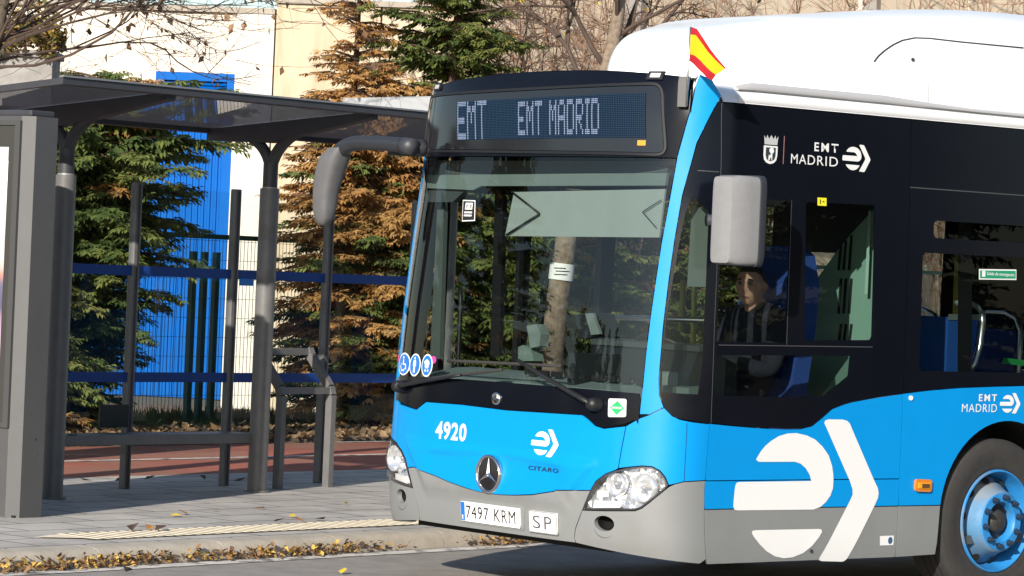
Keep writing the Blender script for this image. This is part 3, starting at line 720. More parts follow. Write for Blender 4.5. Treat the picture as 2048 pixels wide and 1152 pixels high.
mk('window_seam', [q for p in L_ for q in (surf(p[0], p[1] + .003, .0015), surf(p[0], p[1] - .003, .0015))], [(2 * i, 2 * i + 1, 2 * i + 3, 2 * i + 2) for i in range(len(L_) - 1)], MATS['seam_grey'], bus)
# far (kerb) side below the windows, with the front door opening
patch('kerb_side_panel', mir([np.array([sY(1.85), .30]), np.array([sY(L_END), .30]), np.array([sY(L_END), zbelt]), np.array([sY(1.85), zbelt])]), BLUE, bus, 0, .012, (), .2, .3)
patch('kerb_side_panel', mir([np.array([sA + .01, .30]), np.array([sY(.56), .30]), np.array([sY(.56), 1.05]), np.array([sA + .01, 1.05])]), BLUE, bus, 0, .012, (), .1, .3)
# rear wall
mk('rear_wall', [(-1.26, L_END - .0, .3), (1.26, L_END, .3), (1.24, L_END, 2.78), (-1.24, L_END, 2.78)], [(0, 1, 2, 3)], BLUE, bus)
# ---- front doors on the kerb side (seen through the windscreen)
for (ya, yb) in ((.58, 1.20), (1.22, 1.84)):
    b = MB(); x = -1.255
    for (p, q) in (((x, ya, .34), (x, ya, 2.32)), ((x, yb, .34), (x, yb, 2.32))): b.bar(p, q, .045, .06, up=(1, 0, 0))
    for z in (.36, 2.3): b.bar((x, ya, z), (x, yb, z), .05, .06)
    d = b.build('entrance_door', BLKM, bus)
    mk('door_glass', [(x, ya, .38), (x, yb, .38), (x, yb, 2.28), (x, ya, 2.28)], [(0, 1, 2, 3)], G_DOOR, d)
    MB().tube([(x + .06, ya + .1, .9), (x + .07, ya + .1, 1.0), (x + .07, ya + .1, 1.6), (x + .06, ya + .1, 1.7)], .014, 8).build('door_grip', BLKM, d, smooth=True)
# ---- roof
def roof_ring(S_, q):
    P = surf(S_, np.where(np.abs(S_) > pl[:, 0].max(), zcl + .004, ztop - .01)); return P
Sr = np.concatenate([-np.linspace(sY(L_END), S1 + .1, 30), np.linspace(-S1, S1, 90), np.linspace(S1 + .1, sY(L_END), 30)])
zedge = zcl + .004 + (ztop - .006 - zcl - .004) * (1 - sstep(.98, 1.33, np.abs(Sr)))
zc2 = np.clip(zcap(Sr), 2.80, 3) - .004
zedge = zcl + .004 + (zc2 - zcl - .004) * (1 - sstep(1.10, 1.36, np.abs(Sr)))
edge = surf(Sr, zedge)
qs = [0, .012, .03, .06, .1, .16, .24, .34, .5, .7, .9, 1.0]; V = []
for q in qs:
    sp = np.stack([0 * Sr, np.maximum(edge[:, 1], 1.4), 0 * Sr + 2.965], -1)
    P = edge * (1 - q) + sp * q
    rise = 1 - (1 - min(1, q * 3.2)) ** 3
    P[:, 2] = zedge + (np.maximum(zedge + .015, 2.93 - .06 * (np.abs(edge[:, 0]) / HW) ** 2 * (1 - q)) - zedge) * rise
    V.append(P)
nS = len(Sr); front = [];  white = []
for k in range(len(qs) - 1):
    for i in range(nS - 1):
        f = (k * nS + i, k * nS + i + 1, (k + 1) * nS + i + 1, (k + 1) * nS + i)
        (front if abs(Sr[i] + Sr[i + 1]) / 2 < 1.16 and k < 5 else white).append(f)
VV = np.concatenate(V)
def sub(name, Fc, m):
    used = sorted({i for f in Fc for i in f}); mp = {o: n for n, o in enumerate(used)}
    return mk(name, VV[used], [tuple(mp[i] for i in f) for f in Fc], m, bus, smooth=True)
sub('front_cap', front, BLACK); sub('roof', white, WHITE)
# ---- white roof fairing over the gas tanks
yk = np.array([.78, .84, .98, 1.2, 1.5, 1.9, 2.4, 2.8, 3.4, 5., 8., 9., 9.4]); hk = np.array([.06, .14, .25, .345, .41, .475, .54, .59, .61, .61, .61, .58, .0])
wk = np.array([.06, .14, .30, .54, .81, 1.01, 1.13, 1.18, 1.205, 1.205, 1.205, 1.2, 1.1])
ysd = np.concatenate([np.linspace(.78, 1.6, 26), np.linspace(1.7, 9.4, 40)])
hh = np.interp(ysd, yk, hk); ww = np.interp(ysd, yk, wk); k5 = np.ones(5) / 5
hh[2:-2] = np.convolve(hh, k5, 'valid'); ww[2:-2] = np.convolve(ww, k5, 'valid')
th = np.linspace(0, math.pi, 45); V = []
base_z = 2.845
for y, h, w_ in zip(ysd, hh, ww):
    for a in th:
        c, s_ = math.cos(a), math.sin(a)
        V.append((w_ * np.sign(c) * abs(c) ** .42, y, base_z + (h + .07) * abs(s_) ** .72))
n_ = len(th)
Fc = [(i * n_ + j, (i + 1) * n_ + j, (i + 1) * n_ + j + 1, i * n_ + j + 1) for i in range(len(ysd) - 1) for j in range(n_ - 1)]
Fc += [tuple(range(n_)), tuple((len(ysd) - 1) * n_ + j for j in range(n_ - 1, -1, -1))]
fair = mk('roof_fairing', V, Fc, WHITE, bus, smooth=True)
bpy.context.view_layer.update()
from mathutils.bvhtree import BVHTree
bvh = BVHTree.FromPolygons([Vector(v) for v in V], Fc)
def onfair(px, py):
    h = bvh.ray_cast(Vector(CAM_POS), Vector(ray(px, py)).normalized()); return None if h[0] is None else (np.array(h[0]), np.array(h[1]))
def fline(name, pts, wd, m, parent):
    L_ = [h for h in (onfair(*p) for p in dense(pts, 12, False)) if h is not None]
    if len(L_) < 2: return
    b = MB(); b.tube([p + n * .0 for p, n in L_], wd, 6); return b.build(name, m, parent, smooth=True)
fline('panel_seam', [(1748, 124), (1757, 112), (1770, 101), (1786, 90), (1805, 81), (1830, 76), (1860, 77), (1920, 84), (2046, 96)], .006, mat('seam_dark', (.03, .03, .03), .7), fair)
fline('panel_seam', [(1857, 165), (1856, 205)], .003, mat('seam_soft', (.35, .35, .36), .7), fair)
h = onfair(1825, 120)
if h: MB().disc(h[0] + h[1] * .004, h[1], .012, 16, h=.003).build('vent_plug', MATS['seam_dark'], fair)
# lip under the fairing and the pale gutter below it
def lip(sg):
    b = MB(); L_ = []
    for y in np.concatenate([np.linspace(.42, 1.2, 12), np.linspace(1.4, 11.8, 30)]):
        p = surf(sY(max(y, .5)) if y >= .5 else S1 - (.5 - y), zcl + .03); L_.append((p[0] * sg, p[1]))
    z = [zcl + .004, zcl + .012, zcl + .05, zcl + .075]
    V = []
    for (x, y) in L_:
        t = float(sstep(.40, .62, y)); V += [(x * (.995), y, zcl + .004), (x * 1.004, y, zcl + .014), (x * 1.002, y, zcl + .014 + .032 * t), (x * .985, y, zcl + .014 + .058 * t)]
    Fc = []
    for i in range(len(L_) - 1):
        for j in range(3):
            f = (i * 4 + j, (i + 1) * 4 + j, (i + 1) * 4 + j + 1, i * 4 + j + 1); Fc.append(f if sg > 0 else f[::-1])
    mk('roof_gutter', V, Fc, WHITE, bus, smooth=True)
    b = MB(); U = []
    for (x, y) in L_:
        t = float(sstep(.46, .75, y)) * (1 - .55 * float(sstep(1.95, 2.25, y)))
        z0_ = zcl + .07; U += [(x * .975, y, z0_), (x * 1.0, y, z0_ + .014 * t), (x * .97, y, z0_ + .05 * t + .004)]
    Fc = []
    for i in range(len(L_) - 1):
        for j in range(2):
            f = (i * 3 + j, (i + 1) * 3 + j, (i + 1) * 3 + j + 1, i * 3 + j + 1); Fc.append(f if sg > 0 else f[::-1])
    mk('fairing_lip', U, Fc, mat('lip_shade', (.42, .42, .43), .6), bus, smooth=True)  # grey colour stands in for the shade under the fairing overhang
lip(1); lip(-1)
# ---- wheels
def wheel(x, y, sg):
    c = np.array([x, y, RW]); ax = (sg, 0, 0)
    prof = [(.30, -.27), (.40, -.285), (.455, -.275), (.474, -.255), (.478, -.16), (.478, -.03), (.472, -.012), (.456, .0), (.452, .0015), (.43, .009), (.40, .012), (.36, .008), (.335, .002), (.325, .003), (.312, .0), (.302, -.006)]
    wl_ = MB().lathe(prof, c, ax, 72).build('wheel', RUB, bus, smooth=True, sharp=40)
    # tread blocks: shallow grooves as thin dark rings
    for o_ in (-.07, -.12, -.17): MB().lathe([(.4788, o_ - .006), (.4788, o_ + .006)], c, ax, 72).build('tread_groove', DARK, wl_)
    RIMB = mat('rim_blue', (.02, .20, .50), .5, var=.2, vscale=9, var2=((.16, .20, .24), 5., .55, .75))
    RIMG = mat('rim_dust', (.07, .20, .36), .6, var=.2, vscale=8, var2=((.22, .23, .235), 2.6, .42, .6))
    MB().lathe([(.303, -.01), (.298, .004), (.290, .006), (.284, -.005), (.276, -.05), (.266, -.075), (.262, -.13)], c, ax, 72).build('rim', RIMB, wl_, smooth=True, sharp=50)
    # dished disc rising to the bolt face
    MB().lathe([(.262, -.13), (.255, -.115), (.235, -.085), (.21, -.045), (.188, .0), (.178, .030), (.17, .036)], c, ax, 72).build('rim_disc', RIMG, wl_, smooth=True)
    MB().lathe([(.172, .034), (.166, .040), (.118, .040), (.112, .034), (.108, .01), (.104, -.02)], c, ax, 64).build('bolt_ring', RIMB, wl_, smooth=True, sharp=40)
    hb = MB().lathe([(.108, -.012), (.085, -.014), (.07, .0), (.062, .018), (.045, .026), (.022, .028), (.0005, .034)], c, ax, 40).build('hub', mat('hub_grease', (.03, .028, .026), .55, var=.4, vscale=40), wl_, smooth=True)
    for k in range(10):
        a = 2 * math.pi * (k + .3) / 10; p = c + np.array([sg * .040, .1425 * math.cos(a), .1425 * math.sin(a)])
        b = MB().disc(p, ax, .019, 16, h=.004).disc(p + np.array([sg * .004, 0, 0]), ax, .016, 6, h=.022).disc(p + np.array([sg * .026, 0, 0]), ax, .008, 10, h=.014)
        b.build('wheel_nut', mat('nut_steel', (.025, .045, .08), .45, metal=.3), wl_)
    b = MB()
    for k in range(10):
        a = 2 * math.pi * (k + .8) / 10; p = c + np.array([sg * -.066, .236 * math.cos(a), .236 * math.sin(a)])
        nrm = np.array([sg * .75, .66 * math.cos(a), .66 * math.sin(a)]); b.disc(p + nrm * .006, nrm, .030, 18)
    b.build('vent_hole', DARK, wl_)
for y in (YC, yW2):
    for sg in (1, -1): wheel(sg * 1.245, y, sg)
# wheelhouses and underbody
for yy in (ARY, yW2):
    for sg in (1, -1):
        b = MB()
        q = np.linspace(0, math.pi, 20); R_ = ARR + .01
        V = [(sg * x, yy + R_ * math.cos(a), ARZ + R_ * math.sin(a)) for x in (1.262, .80) for a in q]
        Fc = [(i, i + 1, 21 + i, 20 + i) for i in range(19)] + [tuple(range(20, 40))]
        b.add(V, Fc).build('wheelhouse', DARK, bus)
b = MB()
b.box((0, .32, .345), (1.7, .3, .06))
for (y1_, y2_) in ((.48, ARY - ARR - .02), (ARY + ARR + .02, yW2 - ARR - .02), (yW2 + ARR + .02, L_END - .02)): b.box((0, (y1_ + y2_) / 2, .315), (2.38, y2_ - y1_, .06))
b.box((0, ARY, .315), (1.55, 1.3, .06)); b.box((0, yW2, .315), (1.55, 1.3, .06))
b.build('underbody', DARK, bus)
MB().tube([(-.95, YC, .40), (.95, YC, .40)], .07, 10).build('axle', DARK, bus)
# side reflector lamp, small badge and bolt on the flank
c = sz(1844, 971); q = [c + np.array(d) for d in ((-.066, -.032), (.066, -.036), (.066, .034), (-.066, .038))]
o = patch('side_marker', roundpoly(q, .02), mat('marker_frame', (.62, .20, .02), .3, coat=.6), bus, off=.016, thick=.016, g=.3)
patch('marker_lens', shrink(roundpoly(q, .02), .018), mat('marker_amber', (.85, .33, .02), .15, coat=.8), o, off=.022, thick=.006, g=.3)
patch('marker_core', [c + np.array(d) for d in ((-.022, -.012), (.040, -.013), (.040, .010), (-.022, .012))], mat('marker_dark', (.10, .05, .02), .4), o, off=.024, thick=.003, g=.3)
c = sz(1821, 796); MB().disc(surf(c[0], c[1], .0), (1, 0, 0), .014, 18, h=.008).build('panel_bolt', DECAL, bus)
c = sz(1622, 1102); MB().disc(surf(c[0], c[1], .0), (1, 0, 0), .010, 12, h=.006).build('panel_bolt', MATS['seam_dark'], bus)
# ================================================================== marks and lettering on the bus
def cropP(L, ox, oy, k): return [(ox + x / k, oy + y / k) for x, y in L]
LG = [[(320, 487), (322, 478), (345, 440), (370, 408), (405, 378), (450, 350), (500, 335), (550, 333), (610, 346), (660, 371), (700, 410), (735, 460), (755, 520), (762, 572), (763, 605), (760, 650), (745, 692), (720, 728), (690, 755), (648, 771), (215, 776), (196, 772), (189, 755), (190, 730), (200, 635), (208, 618), (225, 613), (635, 607), (628, 575), (605, 535), (575, 508), (540, 497), (338, 498)],
      [(300, 892), (320, 889), (680, 882), (695, 886), (697, 900), (680, 930), (640, 980), (590, 1020), (530, 1044), (480, 1050), (430, 1040), (380, 1010), (340, 970), (305, 925), (295, 905)],
      [(710, 275), (716, 260), (735, 254), (815, 255), (840, 262), (857, 278), (870, 310), (990, 590), (1018, 650), (1022, 678), (1018, 705), (1000, 745), (845, 1045), (833, 1060), (815, 1069), (695, 1066), (680, 1060), (682, 1048), (860, 715), (873, 685), (872, 655), (858, 610), (722, 300)]]
LS = [szs(cropP(P, 1400, 750, 2.866)) for P in LG]
al = np.concatenate(LS); lo_, hi_ = al.min(0), al.max(0)
def logo(parent, x0, y0, x1, y1, name='route_emblem', off=.003):
    VV, FF = [], []
    for P in LS:
        Q = [np.array([x0, y0]) + (p - lo_) / (hi_ - lo_) * np.array([x1 - x0, y1 - y0]) for p in P]
        V, Fc, _ = fill(Q, (), .06, .1); b_ = len(VV); VV += list(V); FF += [tuple(i + b_ for i in f) for f in Fc]
    return decal(name, (VV, FF), DECAL, parent, off)
logo(bus, *lo_, *hi_, name='large_emblem')
def boxpx(a, b):     # two photo pixels (lower left, upper right, heights taken at the middle column) -> box on the skin
    xm = (a[0] + b[0]) / 2; ym = (a[1] + b[1]) / 2
    return sz(a[0], ym)[0], sz(xm, a[1])[1], sz(b[0], ym)[0], sz(xm, b[1])[1]
x0, y0, x1, y1 = boxpx((1063, 914), (1118, 858)); logo(bus, x0, y0, x1, y1)
def ctext(name, s, a, b, m, bold=0., parent=bus, off=.0035, sp=1.12):
    x0, y0, x1, y1 = boxpx(a, b); return decal(name, fit(text2d(s, 1, bold, sp=sp), x0, y0, x1, y1), m, parent, off)
ctext('fleet_number', '4920', (872, 881), (934, 844.5), DECAL, .03)
ctext('model_lettering', 'CITARO', (1057, 943), (1118, 934), mat('chrome_dark', (.02, .06, .12), .3, metal=.3), .03)
# flank lettering with the emblem
x0, y0, x1, y1 = boxpx((1684, 343), (1740, 289)); logo(bus, x0, y0, x1, y1)
ctext('operator_lettering', 'EMT', (1628, 304), (1676, 286.5), DECAL, .02, sp=1.35)
ctext('operator_lettering', 'MADRID', (1581, 330), (1675, 311), DECAL, .0)
x0, y0, x1, y1 = boxpx((1566, 328), (1568, 272)); decal('divider_line', ([(x0, y0), (x0 + .007, y0), (x0 + .007, y1), (x0, y1)], [(0, 1, 2, 3)]), mat('vinyl_red', (.35, .16, .15), .5), bus)
x0, y0, x1, y1 = boxpx((1999, 827), (2040, 786)); logo(bus, x0, y0, x1, y1)
ctext('operator_lettering', 'EMT', (1957, 802.5), (1993, 788.5), DECAL, .02, sp=1.35)
ctext('operator_lettering', 'MADRID', (1923, 824), (1993, 808), DECAL, .0)
# city crest: crowned shield with bear and tree
sx0, sy0, sx1, sy1 = boxpx((1526, 327), (1555, 270)); sw, sh = sx1 - sx0, sy1 - sy0
U = lambda L: [np.array([sx0 + u * sw, sy0 + v * sh]) for u, v in L]
cr = patch('city_crest', U([(.02, .62), (.02, .3), (.08, .12), (.25, .02), (.5, -.02), (.75, .02), (.92, .12), (.98, .3), (.98, .62)]), DECAL, bus, off=.003, thick=0, g=.3, step=.1)
patch('crown', U([(.06, .66), (.94, .66), (1.0, .98), (.86, .86), (.78, 1.0), (.66, .86), (.5, 1.0), (.34, .86), (.22, 1.0), (.14, .86), (.0, .98)]), mat('vinyl_grey', (.45, .46, .47), .5), cr, off=.003, thick=0, g=.3, step=.1)
patch('crest_field', U([(.16, .56), (.16, .28), (.24, .14), (.5, .08), (.76, .14), (.84, .28), (.84, .56)]), mat('crest_dark', (.03, .035, .05), .5), cr, off=.0045, thick=0, g=.3, step=.1)
patch('bear_and_tree', U([(.34, .12), (.46, .12), (.46, .2), (.56, .2), (.56, .12), (.62, .12), (.60, .34), (.72, .42), (.66, .54), (.5, .56), (.38, .5), (.40, .4), (.50, .36), (.46, .28), (.36, .3)]), DECAL, cr, off=.006, thick=0, g=.3, step=.1)
# star badge
c = np.array([0., sz(982, 948)[1]]); p = surf(c[0], c[1], 0)
bd = MB().lathe([(.0005, .010), (.085, .010), (.094, .012)], p, (0, -1, 0), 40).build('star_badge', mat('badge_black', (.012, .012, .014), .25, coat=.6), bus, smooth=True)
MB().lathe([(.090, .008), (.093, .02), (.100, .024), (.107, .02), (.110, .0)], p, (0, -1, 0), 48).build('chrome_ring', CHROME, bd, smooth=True)
def star(nm, p, r, h, parent):
    V = [p + np.array([0, -h * 1.9, 0])]; Fc = []
    for k in range(6):
        a = math.pi / 2 + k * math.pi / 3; q = r if k % 2 == 0 else r * .16; V.append(p + np.array([q * math.cos(a), -h, q * math.sin(a)]))
    Fc = [(0, 1 + (k + 1) % 6, 1 + k) for k in range(6)]; return mk(nm, V, Fc, CHROME, parent)
star('three_pointed_star', p, .094, .014, bd)
c = np.array([0., sz(993, 797)[1]]); p = surf(0, c[1], 0)
bd = MB().lathe([(.0005, .012), (.026, .010), (.033, .012), (.036, .004), (.036, 0)], p, (0, -1, 0), 28).build('washer_badge', CHROME, bus, smooth=True)
star('three_pointed_star', p, .026, .016, bd)
# number plates
def plate(nm, a, b, m):
    x0, y0, x1, y1 = boxpx(a, b); P_ = [np.array(q) for q in ((x0, y0), (x1, y0), (x1, y1), (x0, y1))]
    o = patch(nm, smoothpoly(P_, 0), m, bus, off=.012, thick=.012, g=.3); return o, (x0, y0, x1, y1)
PLW = mat('plate_white', (.85, .85, .84), .4); INK = mat('plate_ink', (.012, .012, .014), .5)
z0_, z1_ = .395, .505
def flat(nm, VF, m, parent, off): return decal(nm, VF, m, parent, off)
rect = lambda x0, z0, x1, z1: ([(x0, z0), (x1, z0), (x1, z1), (x0, z1)], [(0, 1, 2, 3)])
pr_ = patch('plate_recess', [np.array(q) for q in ((-.285, .383), (.275, .383), (.29, .40), (.29, .508), (.27, .525), (-.28, .525), (-.295, .51), (-.295, .40))], GREY, bus, off=.004, thick=.004, g=.3)
po = patch('number_plate', [np.array(q) for q in ((-.26, z0_), (.26, z0_), (.26, z1_), (-.26, z1_))], PLW, bus, off=.013, thick=.009, g=.3)
flat('country_band', rect(-.258, z0_ + .003, -.222, z1_ - .003), mat('plate_blue', (.01, .14, .5), .45), po, .0145)
flat('country_letter', fit(text2d('E', 1, .02), -.246, z0_ + .012, -.233, z0_ + .034), PLW, po, .0155)
flat('plate_characters', fit(text2d('7497', 1, .0, sp=1.12), -.21, z0_ + .02, -.01, z1_ - .02), INK, po, .0145)
flat('plate_characters', fit(text2d('KRM', 1, .0, sp=1.12), .04, z0_ + .02, .225, z1_ - .02), INK, po, .0145)
x0, y0, x1, y1 = boxpx((1061, 1061), (1117, 1024)); x0, x1 = sz(1061, 1040)[0], sz(1117, 1045)[0]; y0, y1 = sz(1088, 1066)[1], sz(1088, 1023)[1]
po = patch('service_plate', [np.array(q) for q in ((x0, y0), (x1, y0), (x1, y1), (x0, y1))], PLW, bus, off=.013, thick=.009, g=.3)
flat('plate_border', ([(x0, y0), (x1, y0), (x1, y1), (x0, y1), (x0 + .006, y0 + .006), (x1 - .006, y0 + .006), (x1 - .006, y1 - .006), (x0 + .006, y1 - .006)], [(0, 1, 5, 4), (1, 2, 6, 5), (2, 3, 7, 6), (3, 0, 4, 7)]), mat('plate_edge', (.25, .25, .25), .5), po, .0145)
dx, dy = x1 - x0, y1 - y0
flat('plate_characters', fit(text2d('S', 1, 0), x0 + .15 * dx, y0 + .2 * dy, x0 + .42 * dx, y1 - .2 * dy), mat('ink_grey', (.09, .09, .11), .5), po, .0145)
flat('plate_characters', fit(text2d('P', 1, 0), x0 + .56 * dx, y0 + .2 * dy, x0 + .82 * dx, y1 - .2 * dy), MATS['ink_grey'], po, .0145)
# stickers
def oval(c, rx, rz_, n=28): return [np.array([c[0] + rx * math.cos(q), c[1] + rz_ * math.sin(q)]) for q in np.linspace(0, 2 * math.pi, n, endpoint=False)]
STB = mat('sticker_blue', (.01, .16, .55), .4); PINK = mat('sticker_pink', (.60, .05, .30), .4)
def pict(nm, c, rx, rz_, shapes, extra=None):
    o = patch(nm, oval(c, rx, rz_), DECAL, bus, off=.004, thick=0, g=.3)
    patch('sticker_field', oval(c, rx * .84, rz_ * .87), STB, o, off=.0055, thick=0, g=.3)
    for P in shapes: patch('sticker_figure', [c + np.array([u * rx, v * rz_]) for u, v in P], DECAL, o, off=.007, thick=0, g=.3)
    return o
ci = lambda u, v, r_: [(u + r_ * math.cos(q), v + r_ * math.sin(q)) for q in np.linspace(0, 6.28, 10, endpoint=False)]
man = [ci(0, .58, .13), [(-.22, .40), (.22, .40), (.30, -.1), (.2, -.1), (.16, .2), (.16, -.7), (.04, -.7), (0, -.2), (-.04, -.7), (-.16, -.7), (-.16, .2), (-.2, -.1), (-.3, -.1)]]
wch = [ci(-.05, .58, .12), [(-.1, .42), (.05, .42), (.08, .05), (.4, .05), (.5, -.45), (.38, -.45), (.3, -.08), (-.1, -.08)], [(-.35, .1), (-.25, .1), (-.38, -.2), (-.2, -.5), (.1, -.52), (.28, -.3), (.36, -.36), (.14, -.64), (-.25, -.62), (-.5, -.25)]]
pram = [[(-.5, .3), (.0, .55), (.45, .35), (.5, .05), (-.3, .05)], [(-.35, .0), (.45, .0), (.3, -.25), (-.2, -.25)], ci(-.15, -.45, .13), ci(.3, -.45, .13)]
cs = [sz(809, 728), sz(831, 730), sz(855, 731)]
pk = patch('sticker_tab', oval(sz(798, 716), .030, .022), PINK, bus, off=.003, thick=0, g=.3); patch('sticker_tab', oval(sz(867, 720), .032, .022), PINK, bus, off=.003, thick=0, g=.3)
rx_ = [float(abs(sz(809 + 11, 728)[0] - sz(809 - 11, 728)[0]) / 2), float(abs(sz(842, 730)[0] - sz(820, 730)[0]) / 2), float(abs(sz(866, 731)[0] - sz(844, 731)[0]) / 2)]
for c, rx, sh_ in zip(cs, rx_, (wch, man, pram)): pict('round_sticker', c, rx, .066, sh_)
c = sz(800, 685); o = patch('round_sticker', oval(c, .04, .04), STB, bus, off=.004, thick=0, g=.3); patch('sticker_field', oval(c, .026, .028), mat('sticker_green', (.02, .22, .12), .4), o, off=.0055, thick=0, g=.3)
# gas sticker with the green diamond
q = [sz(*p) for p in ((1217, 834), (1253, 834), (1254, 798), (1218, 797))]
o = patch('fuel_sticker', roundpoly(q, .012), DECAL, bus, off=.005, thick=.001, g=.3); c = np.mean(q, 0); a = q[1][0] - q[0][0]; b_ = q[2][1] - q[1][1]
GRN = mat('sticker_leaf_green', (.02, .38, .12), .4)
patch('green_diamond', [c + np.array(d) for d in ((-.40 * a, 0), (0, -.40 * b_), (.40 * a, 0), (0, .40 * b_))], GRN, o, off=.0065, thick=0, g=.3)
patch('sticker_band', [c + np.array(d) for d in ((-.27 * a, -.055 * b_), (.27 * a, -.055 * b_), (.27 * a, .055 * b_), (-.27 * a, .055 * b_))], DECAL, o, off=.0075, thick=0, g=.3)
decal('sticker_letters', fit(text2d('GNC', 1, .02), c[0] - .24 * a, c[1] - .045 * b_, c[0] + .24 * a, c[1] + .045 * b_), GRN, o, .0085)
# contactless payment sticker
q = [sz(*p) for p in ((925, 443), (951, 442), (952, 401), (927, 400))]
o = patch('payment_sticker', q, DECAL, bus, off=.004, thick=0, g=.3); patch('sticker_field', shrink(q, .006), mat('sticker_black', (.015, .015, .015), .5), o, off=.0055, thick=0, g=.3)
c = np.mean(q, 0); a = q[1][0] - q[0][0]; b_ = q[2][1] - q[1][1]
fr = [c + np.array([u * a, v * b_]) for u, v in ((-.28, .05), (.28, .05), (.28, .38), (-.28, .38))]
patch('sticker_frame', fr, DECAL, o, off=.007, thick=0, holes=[shrink(fr, .010)], g=.3)
patch('sticker_figure', oval(c + np.array([0, .19 * b_]), .014, .018), DECAL, o, off=.007, thick=0, g=.3)
for v in (-.13, -.28): decal('sticker_stripe', ([c + np.array(d) for d in ((-.3 * a, v * b_), (.3 * a, v * b_), (.3 * a, (v + .08) * b_), (-.3 * a, (v + .08) * b_))], [(0, 1, 2, 3)]), DECAL, o, .007)
# yellow label over the driver, emergency exit label, small white label on the skirt
q = [sz(*p) for p in ((1634, 411), (1652, 412), (1652, 396), (1634, 395))]
o = patch('yellow_label', q, mat('label_yellow', (.80, .68, .02), .5), bus, off=.004, thick=0, g=.3)
c = np.mean(q, 0); decal('label_print', ([c + np.array(d) for d in ((-.018, -.012), (-.010, -.012), (-.010, .012), (-.018, .012), (.004, -.002), (.018, -.002), (.018, .004), (.004, .004))], [(0, 1, 2, 3), (4, 5, 6, 7)]), INK, o, .0055)
q = [sz(*p) for p in ((1957, 559), (2032, 560), (2032, 539), (1957, 538))]
o = patch('exit_label', q, DECAL, bus, off=.003, thick=0, g=.3); patch('label_field', shrink(q, .008), mat('exit_green', (.01, .26, .13), .5), o, off=.0045, thick=0, g=.3)
c0 = np.array(q[0]); c2 = np.array(q[2]); d_ = c2 - c0
decal('label_letters', fit(text2d('Salida de emergencia', 1, .01), c0[0] + .2 * d_[0], c0[1] + .32 * d_[1], c0[0] + .94 * d_[0], c0[1] + .68 * d_[1]), DECAL, o, .006)
patch('exit_symbol', [c0 + d_ * np.array(u) for u in ((.07, .25), (.16, .25), (.16, .75), (.07, .75))], DECAL, o, off=.006, thick=0, g=.3)
q = [sz(*p) for p in ((1759, 1091), (1786, 1090), (1787, 1071), (1759, 1072))]
o = patch('skirt_label', q, DECAL, bus, off=.003, thick=0, g=.3); c = np.array(q[1]) * .3 + np.array(q[2]) * .4 + np.array(q[0]) * .3 + np.array([.0, 0])
patch('label_emblem', oval(np.array([q[1][0] - .03, (q[1][1] + q[2][1]) / 2]), .018, .02), mat('label_blue', (.03, .10, .2), .5), o, off=.0045, thick=0, g=.3)
# ---- wipers
def wiper(pv, mid, b0, b1, r_arm=.018):
    P = [surf(*sz(*pv), .045), surf(*sz(*mid), .05)]
    o = MB().tube([P[0] + (P[1] - P[0]) * t + np.array([0, -.012 * math.sin(t * 3.14), 0]) for t in np.linspace(0, 1, 8)], np.linspace(r_arm * 1.25, r_arm * .7, 8), 8, flat=.7).build('wiper', BLKM, bus, smooth=True)
    MB().tube([surf(*sz(*p), .022) for p in dense([b0, b1], 30, False)], .010, 6).build('wiper_blade', RUB, o, smooth=True)
    MB().lathe([(.0005, .07), (.028, .066), (.036, .04), (.04, 0)], surf(*sz(*pv), .0), (0, -1, .1), 20).build('wiper_pivot', BLKM, o, smooth=True)
wiper((1196, 810), (1050, 722), (902, 722), (1128, 733))
wiper((806, 774), (935, 752), (870, 757), (1010, 740), .016)
# ---- mirrors
def loft(secs, cap=True):
    n = len(secs[0]); V = [p for s_ in secs for p in s_]
    Fc = [(i * n + j, i * n + (j + 1) % n, (i + 1) * n + (j + 1) % n, (i + 1) * n + j) for i in range(len(secs) - 1) for j in range(n)]
    if cap: Fc += [tuple(range(n - 1, -1, -1)), tuple((len(secs) - 1) * n + j for j in range(n))]
    return V, Fc
# driver's mirror: a big grey shell facing the camera, black rear part
MG = mat('mirror_grey', (.225, .225, .23), .45, var=.05, vscale=20); MGD = mat('mirror_dark', (.035, .038, .045), .5, var=.1, vscale=20)
ym = -.02
def rrect(wd, ht, k=6, pw=.22):
    q = np.linspace(0, 2 * math.pi, 40, endpoint=False); return [(wd / 2 * np.sign(math.cos(a)) * abs(math.cos(a)) ** pw, ht / 2 * np.sign(math.sin(a)) * abs(math.sin(a)) ** pw) for a in q]
mc = onx(1473, 441, 1.50)
def msec(y, wx, hz, dx=0, dz=0): return [mc + np.array([dx + a, y, dz + b]) for a, b in rrect(wx, hz)]
# the shell: its long face looks sideways-forward; sections run along the bus axis
mt = MB(); secs = [msec(-.115, .09, .40, -.02), msec(-.11, .15, .455), msec(-.06, .19, .475), msec(.02, .20, .475), msec(.07, .20, .47)]
mo = mt.add(*loft(secs)).build('wing_mirror', MG, bus, smooth=True, sharp=45)
MB().add(*loft([msec(.07, .215, .485), msec(.11, .215, .485), msec(.125, .19, .46)])).build('mirror_rear_shell', MGD, mo, smooth=True, sharp=50)
MB().add([mc + np.array([a, .127, b]) for a, b in rrect(.19, .43)], [tuple(range(39, -1, -1))]).build('mirror_glass', CHROME, mo)
MB().tube([mc + np.array([-.02, .10, .0]), mc + np.array([-.10, .16, .0]), mc + np.array([-.18, .26, .0]), np.array([1.22, .42, mc[2]])], [.03, .032, .032, .035], 10).build('mirror_arm', MGD, mo, smooth=True)
